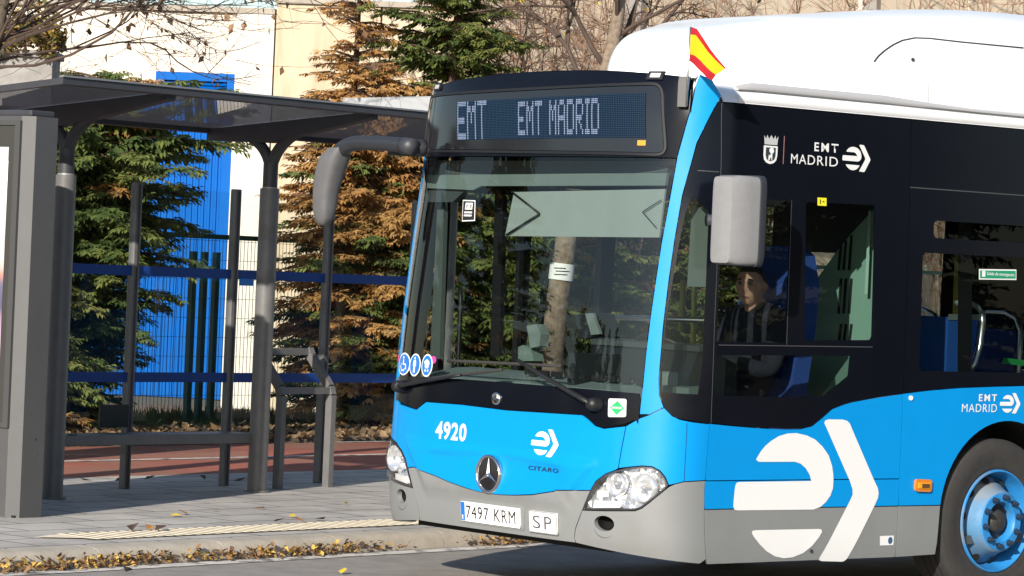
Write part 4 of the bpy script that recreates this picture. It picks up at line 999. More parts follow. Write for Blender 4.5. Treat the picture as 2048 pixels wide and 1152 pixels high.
# kerb-side mirror: swan-neck arm with a hanging shell
yq = .02
ap = [ony(848, 296, yq + .1), ony(826, 294, yq + .03), ony(790, 288, yq), ony(730, 285, yq), ony(702, 287, yq), ony(684, 297, yq), ony(673, 314, yq), ony(666, 335, yq)]
AP = smoothpoly([np.array(p) for p in ap], 0); cc = []
pts = np.array(ap)
tt = np.linspace(0, len(pts) - 1, 28); pts = np.stack([np.interp(tt, range(len(ap)), pts[:, k]) for k in range(3)], 1)
for k in range(3): pts[1:-1, k] = np.convolve(np.pad(pts[:, k], 2, mode='edge'), np.ones(5) / 5, 'valid')[1:-1]
mo = MB().tube(pts, np.interp(tt, range(8), [.050, .046, .043, .043, .045, .048, .046, .04]), 14).build('wing_mirror', mat('mirror_arm_dark', (.025, .027, .033), .42, var=.1, vscale=20), bus, smooth=True)
MB().tube([ony(828, 294, yq), ony(806, 291, yq)], .050, 14).build('arm_collar', MGD, mo, smooth=True)
sp = [(680, 296, .058), (669, 316, .080), (660, 345, .078), (652, 380, .068), (649, 415, .062), (648, 436, .050), (647, 446, .036), (646, 451, .014)]
secs = []
for px, py, hw in sp:
    c = ony(px, py, yq); secs.append([c + np.array([1.15 * hw * np.sign(math.cos(a)) * abs(math.cos(a)) ** .55, .062 * (hw / .067) * np.sign(math.sin(a)) * abs(math.sin(a)) ** .7, .0]) for a in np.linspace(0, 2 * math.pi, 28, endpoint=False)])
MB().add(*loft(secs[::-1])).build('mirror_shell', mat('mirror_shell_grey', (.11, .11, .115), .5, var=.1, vscale=20), mo, smooth=True, sharp=60)
# ================================================================== inside the bus
b = MB().box((0, 6.25, .37), (2.44, 11.2, .05)); b.build('floor', mat('bus_floor', (.06, .065, .07), .7, var=.2, vscale=30), bus)
b = MB().box((0, 6.1, 2.42), (2.3, 11.4, .05)); b.build('ceiling', mat('bus_ceiling', (.14, .155, .15), .6), bus)
# dashboard: pale shelf under the screen, dark desk at the driver's place
def prism(name, poly_yz, xa, xb, m, parent=bus):
    V = [(xa, y, z) for y, z in poly_yz] + [(xb, y, z) for y, z in poly_yz]; n = len(poly_yz)
    return mk(name, V, [tuple(range(n))[::-1], tuple(range(n, 2 * n))] + [(i, (i + 1) % n, n + (i + 1) % n, n + i) for i in range(n)], m, parent)
zD = float(onplane(1000, 735, (0, .38, 0), np.array([0, 1., 0]))[2])
da = prism('dashboard', [(.15, 1.10), (.16, 1.19), (.40, zD - .02), (.52, zD - .015), (.55, 1.0), (.16, .9)], -.85, .85, TRIM)
prism('dashboard_end', [(.42, 1.05), (.42, zD - .03), (.60, zD - .02), (.60, 1.0)], .852, 1.14, TRIM)
for i in range(9):
    xx = -.05 + i * .115; MB().box((xx, .30, 1.245 + .0), (.085, .018, .03)).build('air_slot', DARK, da)
dk = prism('driver_desk', [(.50, .95), (.50, zD + .02), (.56, zD + .17), (.62, zD + .19), (.85, zD + .10), (.88, .95)], .22, 1.05, TRIMD, bus)
prism('desk_rim', [(.54, zD + .165), (.54, zD + .195), (.66, zD + .205), (.66, zD + .175)], .18, 1.08, mat('desk_grey', (.05, .06, .06), .6), dk)
cc_ = onx(1362, 766, .86); MB().box(tuple(cc_), (.22, .26, .13), 0, .03).build('side_console', TRIM, bus, smooth=True)
cc_ = onx(1385, 718, .86); MB().box(tuple(cc_), (.22, .24, .15), .2, .05).build('instrument_hood', TRIM, bus, smooth=True)
MB().lathe([(.225, -.012), (.238, -.012), (.245, 0), (.238, .012), (.225, .012), (.218, 0), (.225, -.012)], (.62, .78, 1.36), (0, .55, .83), 40).build('steering_wheel', BLKM, bus, smooth=True)
MB().tube([(.62, .78, 1.36), (.62, .62, 1.10), (.62, .55, .85)], .05, 10).tube([(.40, .76, 1.35), (.84, .76, 1.35)], .02, 8).build('steering_column', BLKM, bus, smooth=True)
# ticket machine and validator beside the driver
def slab(name, px_poly, y, th_, m):
    P = [ony(*p, y) for p in px_poly]; V = P + [p + np.array([0, th_, 0]) for p in P]; n = len(P)
    return mk(name, V, [tuple(range(n))[::-1], tuple(range(n, 2 * n))] + [(i, (i + 1) % n, n + (i + 1) % n, n + i) for i in range(n)], m, bus)
slab('ticket_validator', [(1060, 697), (1078, 692), (1081, 668), (1072, 648), (1053, 652), (1057, 672)], .75, .07, TRIM)
slab('validator_stand', [(1036, 722), (1068, 722), (1062, 697), (1046, 690), (1036, 694)], .77, .08, TRIMG)
slab('ticket_machine', [(1158, 678), (1196, 672), (1188, 628), (1180, 625), (1150, 630)], .85, .16, TRIMD)
slab('machine_screen', [(1182, 670), (1200, 668), (1185, 626), (1170, 627)], .83, .02, TRIM)
# windscreen inner trim: pale strip along the kerb-side pillar, roof header, folding sun blind
slab('door_pillar_trim', [(860, 716), (879, 718), (889, 382), (876, 382)], .45, .03, mat('pillar_grey', (.085, .105, .10), .6))
slab('dark_upright', [(980, 712), (998, 712), (1007, 392), (990, 384)], .62, .03, BLKM)
slab('dark_upright', [(1031, 712), (1041, 712), (1049, 470), (1039, 470)], 1.0, .03, BLKM)
hdr = slab('header_trim', [(846, 404), (905, 404), (940, 372), (1332, 372), (1336, 330), (850, 334)], .36, .04, mat('header_dark', (.06, .072, .075), .6))
slab('header_band', [(850, 376), (946, 380), (962, 372), (1330, 371), (1334, 346), (852, 350)], .335, .02, TRIM)
bl = slab('sun_blind', [(1010, 472), (1318, 475), (1330, 378), (1028, 384)], .27, .012, mat('blind_cloth', (.30, .345, .32), .8, var=.05, vscale=6))
def rod(a, b_, y, r_, m, parent, nm): return MB().tube([ony(*a, y), ony(*b_, y)], r_, 8).build(nm, m, parent, smooth=True)
rod((1012, 470), (1078, 428), .255, .0055, BLKM, bl, 'blind_arm'); rod((1078, 426), (1024, 384), .255, .0055, BLKM, bl, 'blind_arm')
rod((1322, 400), (1285, 424), .255, .003, BLKM, bl, 'blind_arm'); rod((1285, 424), (1312, 455), .255, .003, BLKM, bl, 'blind_arm')
# cab screen behind and beside the driver, handrails and poles
rod((1205, 634), (1416, 641), 1.3, .017, STEEL, bus, 'grab_rail'); 
for a, b_, y in (((1367, 560), (1362, 662), 2.3), ((1392, 470), (1386, 700), 3.2)): rod(a, b_, y, .019, YEL, bus, 'yellow_pole')
side_blind = MB().add([np.array(p) for p in (onx(1374, 573, 1.12), onx(1416, 574, 1.12), onx(1420, 422, 1.12), onx(1384, 410, 1.12))], [(0, 1, 2, 3)]).build('side_blind', MATS['blind_cloth'], bus)
# driver's seat
MB().box((.70, 1.24, .86), (.50, .46, .14), 0, .05).build('driver_seat', SEATB, bus, smooth=True)
bk = loft([[np.array([.70 + a * k, 1.41 + dy + (.05 if b_ > 0 else -.05), z]) for a, b_ in ((-.27, -1), (.27, -1), (.29, 1), (-.29, 1))] for z, k, dy in ((.88, .9, -.02), (1.2, 1., .0), (1.55, 1.0, .05), (1.80, .95, .08), (1.97, .75, .09), (2.02, .5, .09))])
MB().add(*bk).build('seat_back', SEATB, bus, smooth=True, sharp=50)
# cab back wall: pale green moulded panel with slots
PG = mat('cab_green', (.20, .36, .28), .55, var=.05, vscale=6)
yb_ = 1.97
w0, w1 = ony(1660, 500, yb_)[0], ony(1743, 500, yb_)[0]
cabw = MB()
P = [ony(*p, yb_) for p in ((1602, 800), (1700, 800), (1744, 690), (1748, 418), (1700, 470), (1668, 510), (1632, 560), (1625, 690))]
V = P + [p + np.array([0, .05, 0]) for p in P]; n = len(P)
cw = mk('cab_wall', V, [tuple(range(n))[::-1], tuple(range(n, 2 * n))] + [(i, (i + 1) % n, n + (i + 1) % n, n + i) for i in range(n)], PG, bus)
mk('wall_edge', [ony(*p, yb_ - .06) for p in ((1729, 588), (1735, 588), (1742, 420), (1737, 422))], [(0, 1, 2, 3)], mat('cab_green_light', (.34, .52, .44), .5), cw)
for px in (1681, 1691, 1702):
    for y0_, y1_ in ((470 + (1702 - px), 540), (557, 627), (648, 690)):
        MB().bar(ony(px + 1 - (y0_ - 560) * -.0, y0_, yb_ - .004), ony(px - 4, y1_, yb_ - .004), .016, .006, up=(0, 1, 0)).build('wall_slot', DARK, cw)
MB().box((.42, 1.05, 1.0), (.06, 1.7, .75)).build('cab_door', TRIMD, bus)
mk('cab_side_lower', [onx(*p, .95) for p in ((1690, 790), (1775, 700), (1700, 712), (1640, 795))], [(0, 1, 2, 3)], PG, bus)
MB().box((.80, 2.02, .75), (.75, .08, .75)).build('cab_wall_base', TRIMD, bus)
MB().box((.62, 2.06, 2.2), (1.1, .06, .4)).build('cab_wall_top', TRIMD, bus)
# passenger seats with grab loops
def pseat(x, y, flip=1):
    s_ = MB().box((x, y, .98), (.44, .42, .07), 0, .025).build('passenger_seat', SEATB, bus, smooth=True)
    V, Fc = loft([[np.array([x + a * k, y + .22 + dy + c * .025, z]) for a, c in ((-.22, -1), (.22, -1), (.22, 1), (-.22, 1))] for z, k, dy in ((.96, 1, -.02), (1.25, 1, .0), (1.50, .98, .03), (1.56, .9, .035))])
    MB().add(V, Fc).build('seat_rest', SEATB, s_, smooth=True, sharp=50)
    MB().tube([(x - .2, y + .25, 1.56), (x - .17, y + .255, 1.63), (x - .08, y + .26, 1.675), (x + .08, y + .26, 1.675), (x + .18, y + .255, 1.64), (x + .23, y + .25, 1.56), (x + .235, y + .24, 1.3), (x + .235, y + .22, 1.0)], .019, 10).build('grab_loop', STEEL, s_, smooth=True)
sx = onx(1897, 700, .92)
fs = MB(); 
P = [onx(*p, 1.0) for p in ((1892, 748), (1942, 748), (1957, 638), (1897, 634))]
V = P + [p + np.array([-.42, .06, 0]) for p in P]
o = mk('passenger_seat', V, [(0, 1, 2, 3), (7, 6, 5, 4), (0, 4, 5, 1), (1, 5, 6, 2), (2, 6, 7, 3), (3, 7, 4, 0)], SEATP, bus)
P = [onx(*p, 1.005) for p in ((1896, 640), (1959, 640), (1959, 629), (1897, 628))]; mk('seat_top', P, [(0, 1, 2, 3)], TRIM, o)
MB().tube([onx(*p, 1.0) for p in ((1912, 607), (1925, 603), (1940, 606), (1954, 614), (1964, 626))], .017, 10).build('grab_loop', TRIM, o, smooth=True)
MB().tube([onx(*p, 1.0) for p in ((1964, 624), (1965, 645), (1960, 690), (1950, 725), (1940, 748))], .019, 10).build('grab_loop', STEEL, o, smooth=True)
for yy in (3.9, 4.7, 6.6, 7.6, 9.2): pseat(.85, yy); pseat(-.85, yy + .1)
gs = MB().add([onx(*p, .6) for p in ((2003, 727), (2060, 733), (2060, 722), (2008, 715))], [(0, 1, 2, 3)]).build('seat_rail', mat('rail_green', (.03, .35, .08), .5), bus)
for (px, y) in ((1907, 0.2), (2100, .2)): MB().tube([onx(px, 770, y), onx(px + 10, 470, y)], .02, 10).build('yellow_pole', YEL, bus, smooth=True)
MB().add([onx(*p, 1.1) for p in ((1915, 760), (1943, 760), (1945, 380), (1917, 380))], [(0, 1, 2, 3)]).build('dark_upright', BLKM, bus)
# ================================================================== flag clipped to the sign bracket
yf = .28
fl = thing('flag', 'small red and yellow striped flag on a thin pole above the corner of the bus', 'flag', tuple(ony(1374, 205, yf)))
fo = np.array(fl.location)
MB().tube([ony(1373, 212, yf) - fo, ony(1376, 140, yf) - fo, ony(1382, 54, yf) - fo], .006, 8).build('flag_pole', STEEL, fl, smooth=True)
top = [(1383, 54), (1394, 58), (1405, 74), (1420, 97), (1434, 115), (1452, 136)]
l1 = [(1381, 69), (1391, 69), (1402, 84), (1416, 104), (1431, 120), (1450, 138)]
l2 = [(1380, 108), (1389, 111), (1398, 118), (1410, 131), (1421, 142), (1432, 150)]
bot = [(1379, 122), (1387, 128), (1396, 138), (1404, 145), (1413, 155), (1424, 161)]
def strip_(A, B, m, n=6):
    V = []; dv = [0, .02, -.025, .03, -.01, .02]
    A = dense(A, 6, False); B = np.stack([np.interp(np.linspace(0, 1, len(A)), np.linspace(0, 1, 6), np.array(B)[:, k]) for k in range(2)], 1)
    for j in range(n + 1):
        for i in range(len(A)):
            u = i / (len(A) - 1); q = A[i] * (1 - j / n) + B[i] * j / n
            V.append(ony(q[0], q[1], yf - .02 - .03 * math.sin(u * 7) * u - .05 * u) - fo)
    k = len(A); return V, [(j * k + i, j * k + i + 1, (j + 1) * k + i + 1, (j + 1) * k + i) for j in range(n) for i in range(k - 1)]
def cloth_mat(name, col):
    m = mat(name, col, .8); n = m.node_tree.nodes; l = m.node_tree.links; b = n['Principled BSDF']
    t = n.new('ShaderNodeBsdfTranslucent'); t.inputs[0].default_value = (*col, 1); mx = n.new('ShaderNodeMixShader'); mx.inputs[0].default_value = .3
    l.new(b.outputs[0], mx.inputs[1]); l.new(t.outputs[0], mx.inputs[2]); l.new(mx.outputs[0], n['Material Output'].inputs[0]); return m
FR = cloth_mat('flag_red', (.52, .015, .025)); FY = cloth_mat('flag_yellow', (.85, .62, .01))
mk('red_stripe', *strip_(top, l1, FR), FR, fl, smooth=True); mk('yellow_stripe', *strip_(l1, l2, FY), FY, fl, smooth=True); mk('red_stripe', *strip_(l2, bot, FR), FR, fl, smooth=True)
# ================================================================== bus shelter (local axes: x along the kerb, y away from it)
SHG = mat('shelter_grey', (.135, .132, .13), .45, var=.12, vscale=10)
SHL = mat('shelter_light', (.16, .158, .155), .5, var=.15, vscale=8, metal=.2)
SHD = mat('shelter_dark', (.042, .043, .050), .5, var=.1, vscale=8)
def sthing(name, label, cat, s=0, w_=0, z=0, group=None):
    return thing(name, label, cat, tuple(st(s, w_, z)), ST_R, group)
sh = sthing('bus_shelter', 'dark grey bus shelter with smoked roof, glass back, bench and tube posts', 'bus shelter')
WB, WP = 3.60, 3.06
ZF, ZR = 2.885, 2.745; WF, WR = 1.98, 3.72; SA, SE = .20, 6.35     # roof edges
def zroof(w_): return ZR + (ZF - ZR) * (WR - w_) / (WR - WF)
def roofbox(b, s0, s1, w0, w1, t0, t1):
    V = [(s, w_, zroof(w_) + t) for t in (t0, t1) for (s, w_) in ((s0, w0), (s1, w0), (s1, w1), (s0, w1))]
    b.add(V, [(3, 2, 1, 0), (4, 5, 6, 7), (0, 1, 5, 4), (1, 2, 6, 5), (2, 3, 7, 6), (3, 0, 4, 7)])
b = MB(); roofbox(b, SA, SE, WF, WF + .07, .0, .042); roofbox(b, SA, SE, WR - .06, WR, -.01, .06); roofbox(b, SA, SA + .05, WF + .07, WR - .06, .0, .042); roofbox(b, SE - .05, SE, WF + .07, WR - .06, .0, .042)
rf = b.build('roof', SHD, sh)
b = MB(); roofbox(b, SA - .005, SE, WF - .012, WF + .03, .044, .056); b.build('roof_edge_trim', mat('edge_alu', (.30, .30, .31), .4, metal=.5), rf)
G_ROOF = glass('roof_glass', (.42, .46, .52), refl=.4, base=.04, haze=.5, hcol=(.42, .45, .52))
for a, c in ((SA + .05, 1.185), (1.255, 3.175), (3.245, 5.165), (5.235, SE - .05)):
    b = MB(); roofbox(b, a, c, WF + .07, WR - .06, .024, .036); b.build('roof_pane', G_ROOF, rf)
for s_ in (1.22, 3.21, 5.20):
    b = MB()                                                     # rafter, deep in the middle, tapering to both ends
    ws = np.linspace(WF + .07, WR - .02, 14)
    for i in range(13):
        d0, d1 = [.05 + .10 * max(0, 1 - abs(q - WP) / 1.0) for q in (ws[i], ws[i + 1])]
        V = [(s_ + x, q, zroof(q) + .022 - (d if k == 0 else 0)) for q, d in ((ws[i], d0), (ws[i + 1], d1)) for k in (0, 1) for x in (-.045, .045)]
        b.add(V, [(0, 1, 5, 4), (2, 6, 7, 3), (0, 4, 6, 2), (1, 3, 7, 5)] + ([(0, 2, 3, 1)] if i == 0 else []) + ([(4, 5, 7, 6)] if i == 12 else []))
    b.build('rafter', SHD, rf)
    # post: outer sleeve, inner tube, forked head
    p = MB().tube([(s_, WP, .10), (s_, WP, 2.335)], .072, 28).build('post', SHG, sh, smooth=True, sharp=50)
    MB().tube([(s_, WP, 2.33), (s_, WP, 2.52)], .055, 24).build('post_neck', SHD, p, smooth=True, sharp=50)
    MB().tube([(s_, WP, 2.30), (s_, WP, 2.345)], .058, 24).build('post_collar', mat('zinc_collar', (.35, .35, .34), .5, metal=.5), p, smooth=True, sharp=50)
    MB().tube([(s_, WP, .10), (s_, WP, .115)], .095, 24).build('base_plate', SHG, p, smooth=True, sharp=50)
    fk = MB()
    fk.tube([(s_, WP + .36 * (1 - math.cos(t)), 2.44 + .29 * math.sin(t)) for t in np.linspace(0, 1.5, 10)], np.linspace(.046, .036, 10), 12)
    fk.tube([(s_, WP - .55 * (1 - math.cos(t)), 2.44 + .36 * math.sin(t)) for t in np.linspace(0, 1.5, 12)], np.linspace(.048, .036, 12), 12)
    fk.build('post_fork', SHD, p, smooth=True, sharp=50)
# pale sign panel standing on the roof edge
h0, h1 = stn(685, 213, 3.0), None
Pn = [to_st(onplane(px, py, st(4.6, 2.05), np.array([CF[0], CF[1], 0]))) for px, py in ((688, 213), (690, 196), (872, 192), (872, 240))]
V = Pn + [p + np.array([.03, .05, 0]) for p in Pn]
mk('sign_panel', V, [(0, 1, 2, 3), (7, 6, 5, 4), (0, 4, 5, 1), (1, 5, 6, 2), (2, 6, 7, 3), (3, 7, 4, 0)], mat('sign_pale', (.33, .34, .35), .6), rf)
# back wall: slim posts, glass and blue bands
GP = glass('shelter_glass', (.93, .96, .95), refl=.4, base=.03)
BAND = mat('band_blue', (.005, .045, .24), .5)
posts = [(2.39, WB), (3.40, WB), (4.42, WB), (5.42, WB)]
for s_, w_ in posts:
    p = MB().box((s_, w_, 1.215), (.062, .062, 2.23), 0, .008).build('glass_post', SHG, sh)
    MB().box((s_, w_ - .034, 1.215), (.012, .008, 2.2)).build('post_groove', SHD, p)
for a, c in ((1.30, 2.36), (2.42, 3.37), (3.43, 4.39), (4.45, 5.39)):
    g_ = MB().box(((a + c) / 2, WB, 1.33), (c - a, .010, 1.95)).build('glass_panel', GP, sh)
    for z in (1.69, .915): MB().box(((a + c) / 2, WB - .008, z), (c - a, .003, .072)).build('blue_band', BAND, g_)
# label stuck on the glass
p0, p1 = [to_st(onplane(px, py, st(0, WB - .012), N)) for px, py in ((478, 571), (507, 558))]
la = mk('glass_label', [(p0[0], WB - .013, p0[2]), (p1[0], WB - .013, p0[2]), (p1[0], WB - .013, p1[2]), (p0[0], WB - .013, p1[2])], [(0, 1, 2, 3)], mat('label_cyan', (.02, .18, .55), .5), sh)
# bench
be = MB().box((2.26, 3.28, .505), (2.0, .36, .035), 0, .006).build('bench_seat', SHG, sh)
MB().box((2.26, 3.09, .497), (2.02, .03, .072), 0, .006).build('bench_rail', SHG, be)
MB().box((1.42, 3.11, .50), (.05, .05, .085)).build('bench_bracket', SHD, be)
for s_ in (2.39, 3.40): MB().box((s_, 3.44, .49), (.05, .28, .05)).build('bench_bracket', SHD, be)
p0, p1 = [to_st(onplane(px, py, st(0, WB - .05), N)) for px, py in ((197, 855), (258, 809))]
MB().box(((p0[0] + p1[0]) / 2, WB - .05, (p0[2] + p1[2]) / 2), (abs(p1[0] - p0[0]), .02, abs(p1[2] - p0[2])), 0, .01).build('back_plate', mat('plate_smoke', (.030, .034, .030), .6), be)
# leaning frame at the open end
for s_, wo in ((3.60, .01), (4.18, .05)):
    lf = MB()
    P = [(s_, wo + 3.22, .10), (s_, wo + 3.22, .80), (s_, wo + 3.24, .86), (s_, wo + 3.46, 1.10), (s_, wo + 3.48, 1.14)]
    for a, c in zip(P[:-1], P[1:]): lf.bar(a, c, .064, .05, up=(1, 0, 0))
    lf.build('leaning_leg', SHG, sh)
MB().bar((3.632, 3.246, .835), (4.148, 3.285, .835), .045, .05).build('leaning_rail', SHG, sh)
MB().bar((3.632, 3.488, 1.12), (4.148, 3.528, 1.12), .045, .05).build('leaning_rail', SHG, sh)
# ================================================================== advertising panel at the shelter end
mu = sthing('advertising_panel', 'tall grey advertising display case standing at the kerb end of the shelter', 'advertising case', 0, 1.93, PAVE)
MUP = mat('case_grey', (.078, .078, .08), .5, var=.06, vscale=6, metal=.1)
H = 2.56
def case(w0, w1, s0, s1, ch):   # chamfered plan, extruded
    pl_ = [(s0, w0 + ch), (s0 + ch * .55, w0), (s1, w0), (s1, w1), (s0 + ch * .55, w1), (s0, w1 - ch)]
    return pl_
pl_ = case(0, 1.32, -.10, .13, .085)
prismz = lambda P, z0, z1: ([(x, y, z) for z in (z0, z1) for x, y in P], [tuple(range(len(P)))[::-1], tuple(range(len(P), 2 * len(P)))] + [(i, (i + 1) % len(P), len(P) + (i + 1) % len(P), len(P) + i) for i in range(len(P))])
V, Fc = prismz(pl_, .0, H); mk('case_body', V, Fc, MUP, mu)
fr = MB()
for (c, d) in (((-.108, .105, 1.55), (.018, .05, 1.96)), ((-.108, 1.22, 1.55), (.018, .05, 1.96)), ((-.108, .66, 2.515), (.018, 1.06, .03)), ((-.108, .66, .585), (.018, 1.06, .03))): fr.box(c, d)
fr = fr.build('door_frame', mat('case_grey_dark', (.06, .06, .06), .5), mu)
mk('door_panel', [(-.1055, .13, .60), (-.1055, .13, 2.50), (-.1055, 1.195, 2.50), (-.1055, 1.195, .60)], [(0, 1, 2, 3)], mat('case_panel', (.05, .048, .045), .35), mu)
def poster_mat():
    m = mat('poster_print', (.7, .7, .72), .35); n = m.node_tree.nodes; l = m.node_tree.links; b_ = n['Principled BSDF']
    tc = n.new('ShaderNodeTexCoord'); sx_ = n.new('ShaderNodeSeparateXYZ'); l.new(tc.outputs['Generated'], sx_.inputs[0])
    nz = n.new('ShaderNodeTexNoise'); nz.inputs['Scale'].default_value = 5; nz.inputs['Detail'].default_value = 5; l.new(tc.outputs['Object'], nz.inputs['Vector'])
    ad = n.new('ShaderNodeMath'); ad.operation = 'MULTIPLY_ADD'; ad.inputs[1].default_value = .09; l.new(nz.outputs[0], ad.inputs[0]); l.new(sx_.outputs[2], ad.inputs[2])
    cr = n.new('ShaderNodeValToRGB'); E_ = cr.color_ramp.elements
    for p_, c in ((.0, (.48, .42, .47)), (.30, (.52, .38, .46)), (.39, (.30, .20, .30)), (.45, (.10, .10, .16)), (.52, (.14, .13, .2)), (.56, (.45, .24, .20)), (.62, (.58, .50, .48)), (.70, (.42, .43, .46)), (1., (.52, .53, .56))):
        e = E_.new(p_); e.color = (*c, 1)
    l.new(ad.outputs[0], cr.inputs[0]); l.new(cr.outputs[0], b_.inputs['Base Color']); b_.inputs['Coat Weight'].default_value = .3; b_.inputs['Emission Strength'].default_value = 0
    return m
mk('poster', [(-.1085, .19, .66), (-.1085, .19, 2.36), (-.1085, 1.14, 2.36), (-.1085, 1.14, .66)], [(0, 1, 2, 3)], poster_mat(), mu)
for z in (.50, .40): MB().disc((.055, -.0, z), (0, -1, 0), .007, 12, h=.003).build('lock', MATS['seam_dark'] if z > .45 else MUP, mu)
MB().box((.02, .66, H + .02), (.20, 1.28, .04), 0, .01).build('case_cap', SHD, mu)
MB().box((.02, .66, -.0), (.2, 1.28, .03)).build('case_plinth', DARK, mu)
# ================================================================== wall, gate, fence behind
G0 = CAM_POS + ray(300, 812) * 39.0
beta = math.radians(5); rh = np.array([CR[0], CR[1], 0]); rh /= np.linalg.norm(rh); fh = np.array([CF[0], CF[1], 0]); fh /= np.linalg.norm(fh)
WU = rh * math.cos(beta) - fh * math.sin(beta); WN = -(fh * math.cos(beta) + rh * math.sin(beta))    # along the wall; towards the camera
WR_ = math.atan2(WU[1], WU[0])
def wuv(px, py):
    P = onplane(px, py, G0, WN); return float((P - G0) @ WU), float(P[2])
wh = thing('warehouse', 'pale concrete warehouse wall with white bays, stained beige panels and a big blue gate', 'building', (G0[0], G0[1], 0), WR_)
def stain_mat(name, col, c2, amt):
    m = mat(name, col, .9, var=.08, vscale=.9, bump=.2, bscale=18); n = m.node_tree.nodes; l = m.node_tree.links; b_ = n['Principled BSDF']
    tc = n.new('ShaderNodeTexCoord'); mp = n.new('ShaderNodeMapping'); mp.inputs['Scale'].default_value = (1.6, 1, .22); l.new(tc.outputs['Object'], mp.inputs[0])
    nz = n.new('ShaderNodeTexNoise'); nz.inputs['Scale'].default_value = 1.5; nz.inputs['Detail'].default_value = 7; nz.inputs['Roughness'].default_value = .62; l.new(mp.outputs[0], nz.inputs['Vector'])
    mr = n.new('ShaderNodeMapRange'); mr.inputs[1].default_value = .5; mr.inputs[2].default_value = .72; mr.inputs[4].default_value = amt; l.new(nz.outputs[0], mr.inputs[0])
    mx = n.new('ShaderNodeMixRGB'); mx.inputs[2].default_value = (*c2, 1); prev = b_.inputs['Base Color'].links[0].from_socket
    l.new(mr.outputs[0], mx.inputs[0]); l.new(prev, mx.inputs[1]); l.new(mx.outputs[0], b_.inputs['Base Color']); return m
CW = stain_mat('wall_white', (.66, .60, .52), (.47, .40, .31), .75)
CB = stain_mat('wall_beige', (.54, .445, .32), (.34, .25, .15), .9)
CP = stain_mat('wall_pilaster', (.66, .61, .54), (.6, .53, .45), .4)
# local axes: x along wall (WU), y = away from camera
uG0, zGt = wuv(470, 148); uGl, _ = wuv(128, 160); u550, zt55 = wuv(551, 20); uP0, _ = wuv(470, 300); zTop = wuv(400, 24)[1]; zTop2 = wuv(700, 12)[1]; zTL = wuv(0, 26)[1]
print('wall', uG0, uGl, u550, zTop, zTop2, zTL, zGt)
def wbox(name, u0, u1, z0, z1, y0, y1, m, par=wh): return MB().box(((u0 + u1) / 2, (y0 + y1) / 2, (z0 + z1) / 2), (u1 - u0, y1 - y0, z1 - z0)).build(name, m, par)
uLv = wuv(312, 148)[0]; zg1 = wuv(400, 205)[1]
wbox('upper_wall', uLv, uG0, zGt, zTop, .02, .32, CW); wbox('upper_wall', uGl - 12, uLv - .004, zg1 + .004, zTop, .02, .32, CW)
wbox('side_wall', uGl - 12, uGl, 0, zg1, .02, .32, CW)
wbox('pilaster', uG0 + .004, u550, 0, zTop - .004, -.03, .30, CP)
us = [u550 + .004]
for px in (760, 960): us.append(wuv(px, 100)[0])
for i in range(len(us) - 1):
    wbox('wall_panel', us[i] + .012, us[i + 1] - .012, 0, zTop2, 0, .3, CB)
wbox('wall_backing', u550, us[-1], 0, zTop2 - .05, .32, .4, mat('joint_dark', (.12, .10, .08), .9))
COP = mat('coping_grey', (.34, .30, .25), .9, var=.2, vscale=4)
wbox('coping', uGl - 12, u550, zTop + .003, zTop + .07, -.045, .36, COP)
wbox('coping', u550 + .002, us[-1] + .3, zTop2 + .003, zTop2 + .07, -.045, .36, COP)
# the wing that runs on behind the bus, along the street and taller
wq = G0 + WU * us[-1]; ang = ST_R - WR_
CBW = stain_mat('wing_beige', (.84, .70, .52), (.60, .46, .30), .7)
wing = thing('warehouse_wing', 'tall stained beige concrete wall with vertical bays behind the white bus roof', 'building', (wq[0], wq[1], 0), ST_R)
for i in range(12):
    MB().box((i * 2.6 + 1.3, .0, 4.2), (2.576, .3, 8.4)).build('wall_panel', CBW, wing)
    if i % 2: MB().box((i * 2.6 + .0, -.19, 4.19), (.34, .07, 8.38)).build('pilaster', CP, wing)
MB().box((15.6, .20, 4.18), (31, .08, 8.36)).build('wall_backing', MATS['joint_dark'], wing)
GBL = mat('gate_blue', (.0, .105, .42), .6, spec=.12, var=.06, vscale=2.5)
# gate: corrugated sheet, top frame with louvre
V = []; Fc = []; x = uGl; k = 0
zg0, zg1 = .10, wuv(400, 205)[1]
while x < uG0 - .02:
    for dx, y in ((0, .080), (.03, .080), (.038, .096), (.066, .096)): V += [(x + dx, y, zg0), (x + dx, y, zg1)]
    x += .075
Fc = [(2 * i, 2 * i + 2, 2 * i + 3, 2 * i + 1) for i in range(len(V) // 2 - 1)]
gt = mk('gate', V, Fc, GBL, wh)
wbox('gate_frame', uG0 - .09, uG0 - .0, .1, zGt - .003, -.01, .12, GBL, gt); wbox('gate_frame', uLv, uLv + .08, zg1 + .075, zGt - .105, -.01, .12, GBL, gt); wbox('gate_frame', uLv, uG0 - .092, zGt - .10, zGt - .004, -.01, .12, GBL, gt); wbox('gate_frame', uLv, uG0 - .092, zg1 - .01, zg1 + .07, -.008, .12, GBL, gt)
lz0 = zg1 + .07
for i in range(4):
    z_ = lz0 + (zGt - .10 - lz0) * (i + .5) / 4
    b = MB(); b.bar((uLv + .085, .05, z_), (uG0 - .10, .05, z_), .075, .02, up=(0, -.5, .85)); b.build('louvre_blade', GBL, gt)
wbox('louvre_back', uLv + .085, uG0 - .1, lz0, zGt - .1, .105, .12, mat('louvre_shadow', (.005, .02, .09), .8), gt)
wbox('gate_sill', uGl, uG0, -.1, .09, .02, .12, mat('sill_dark', (.06, .06, .06), .9), gt)
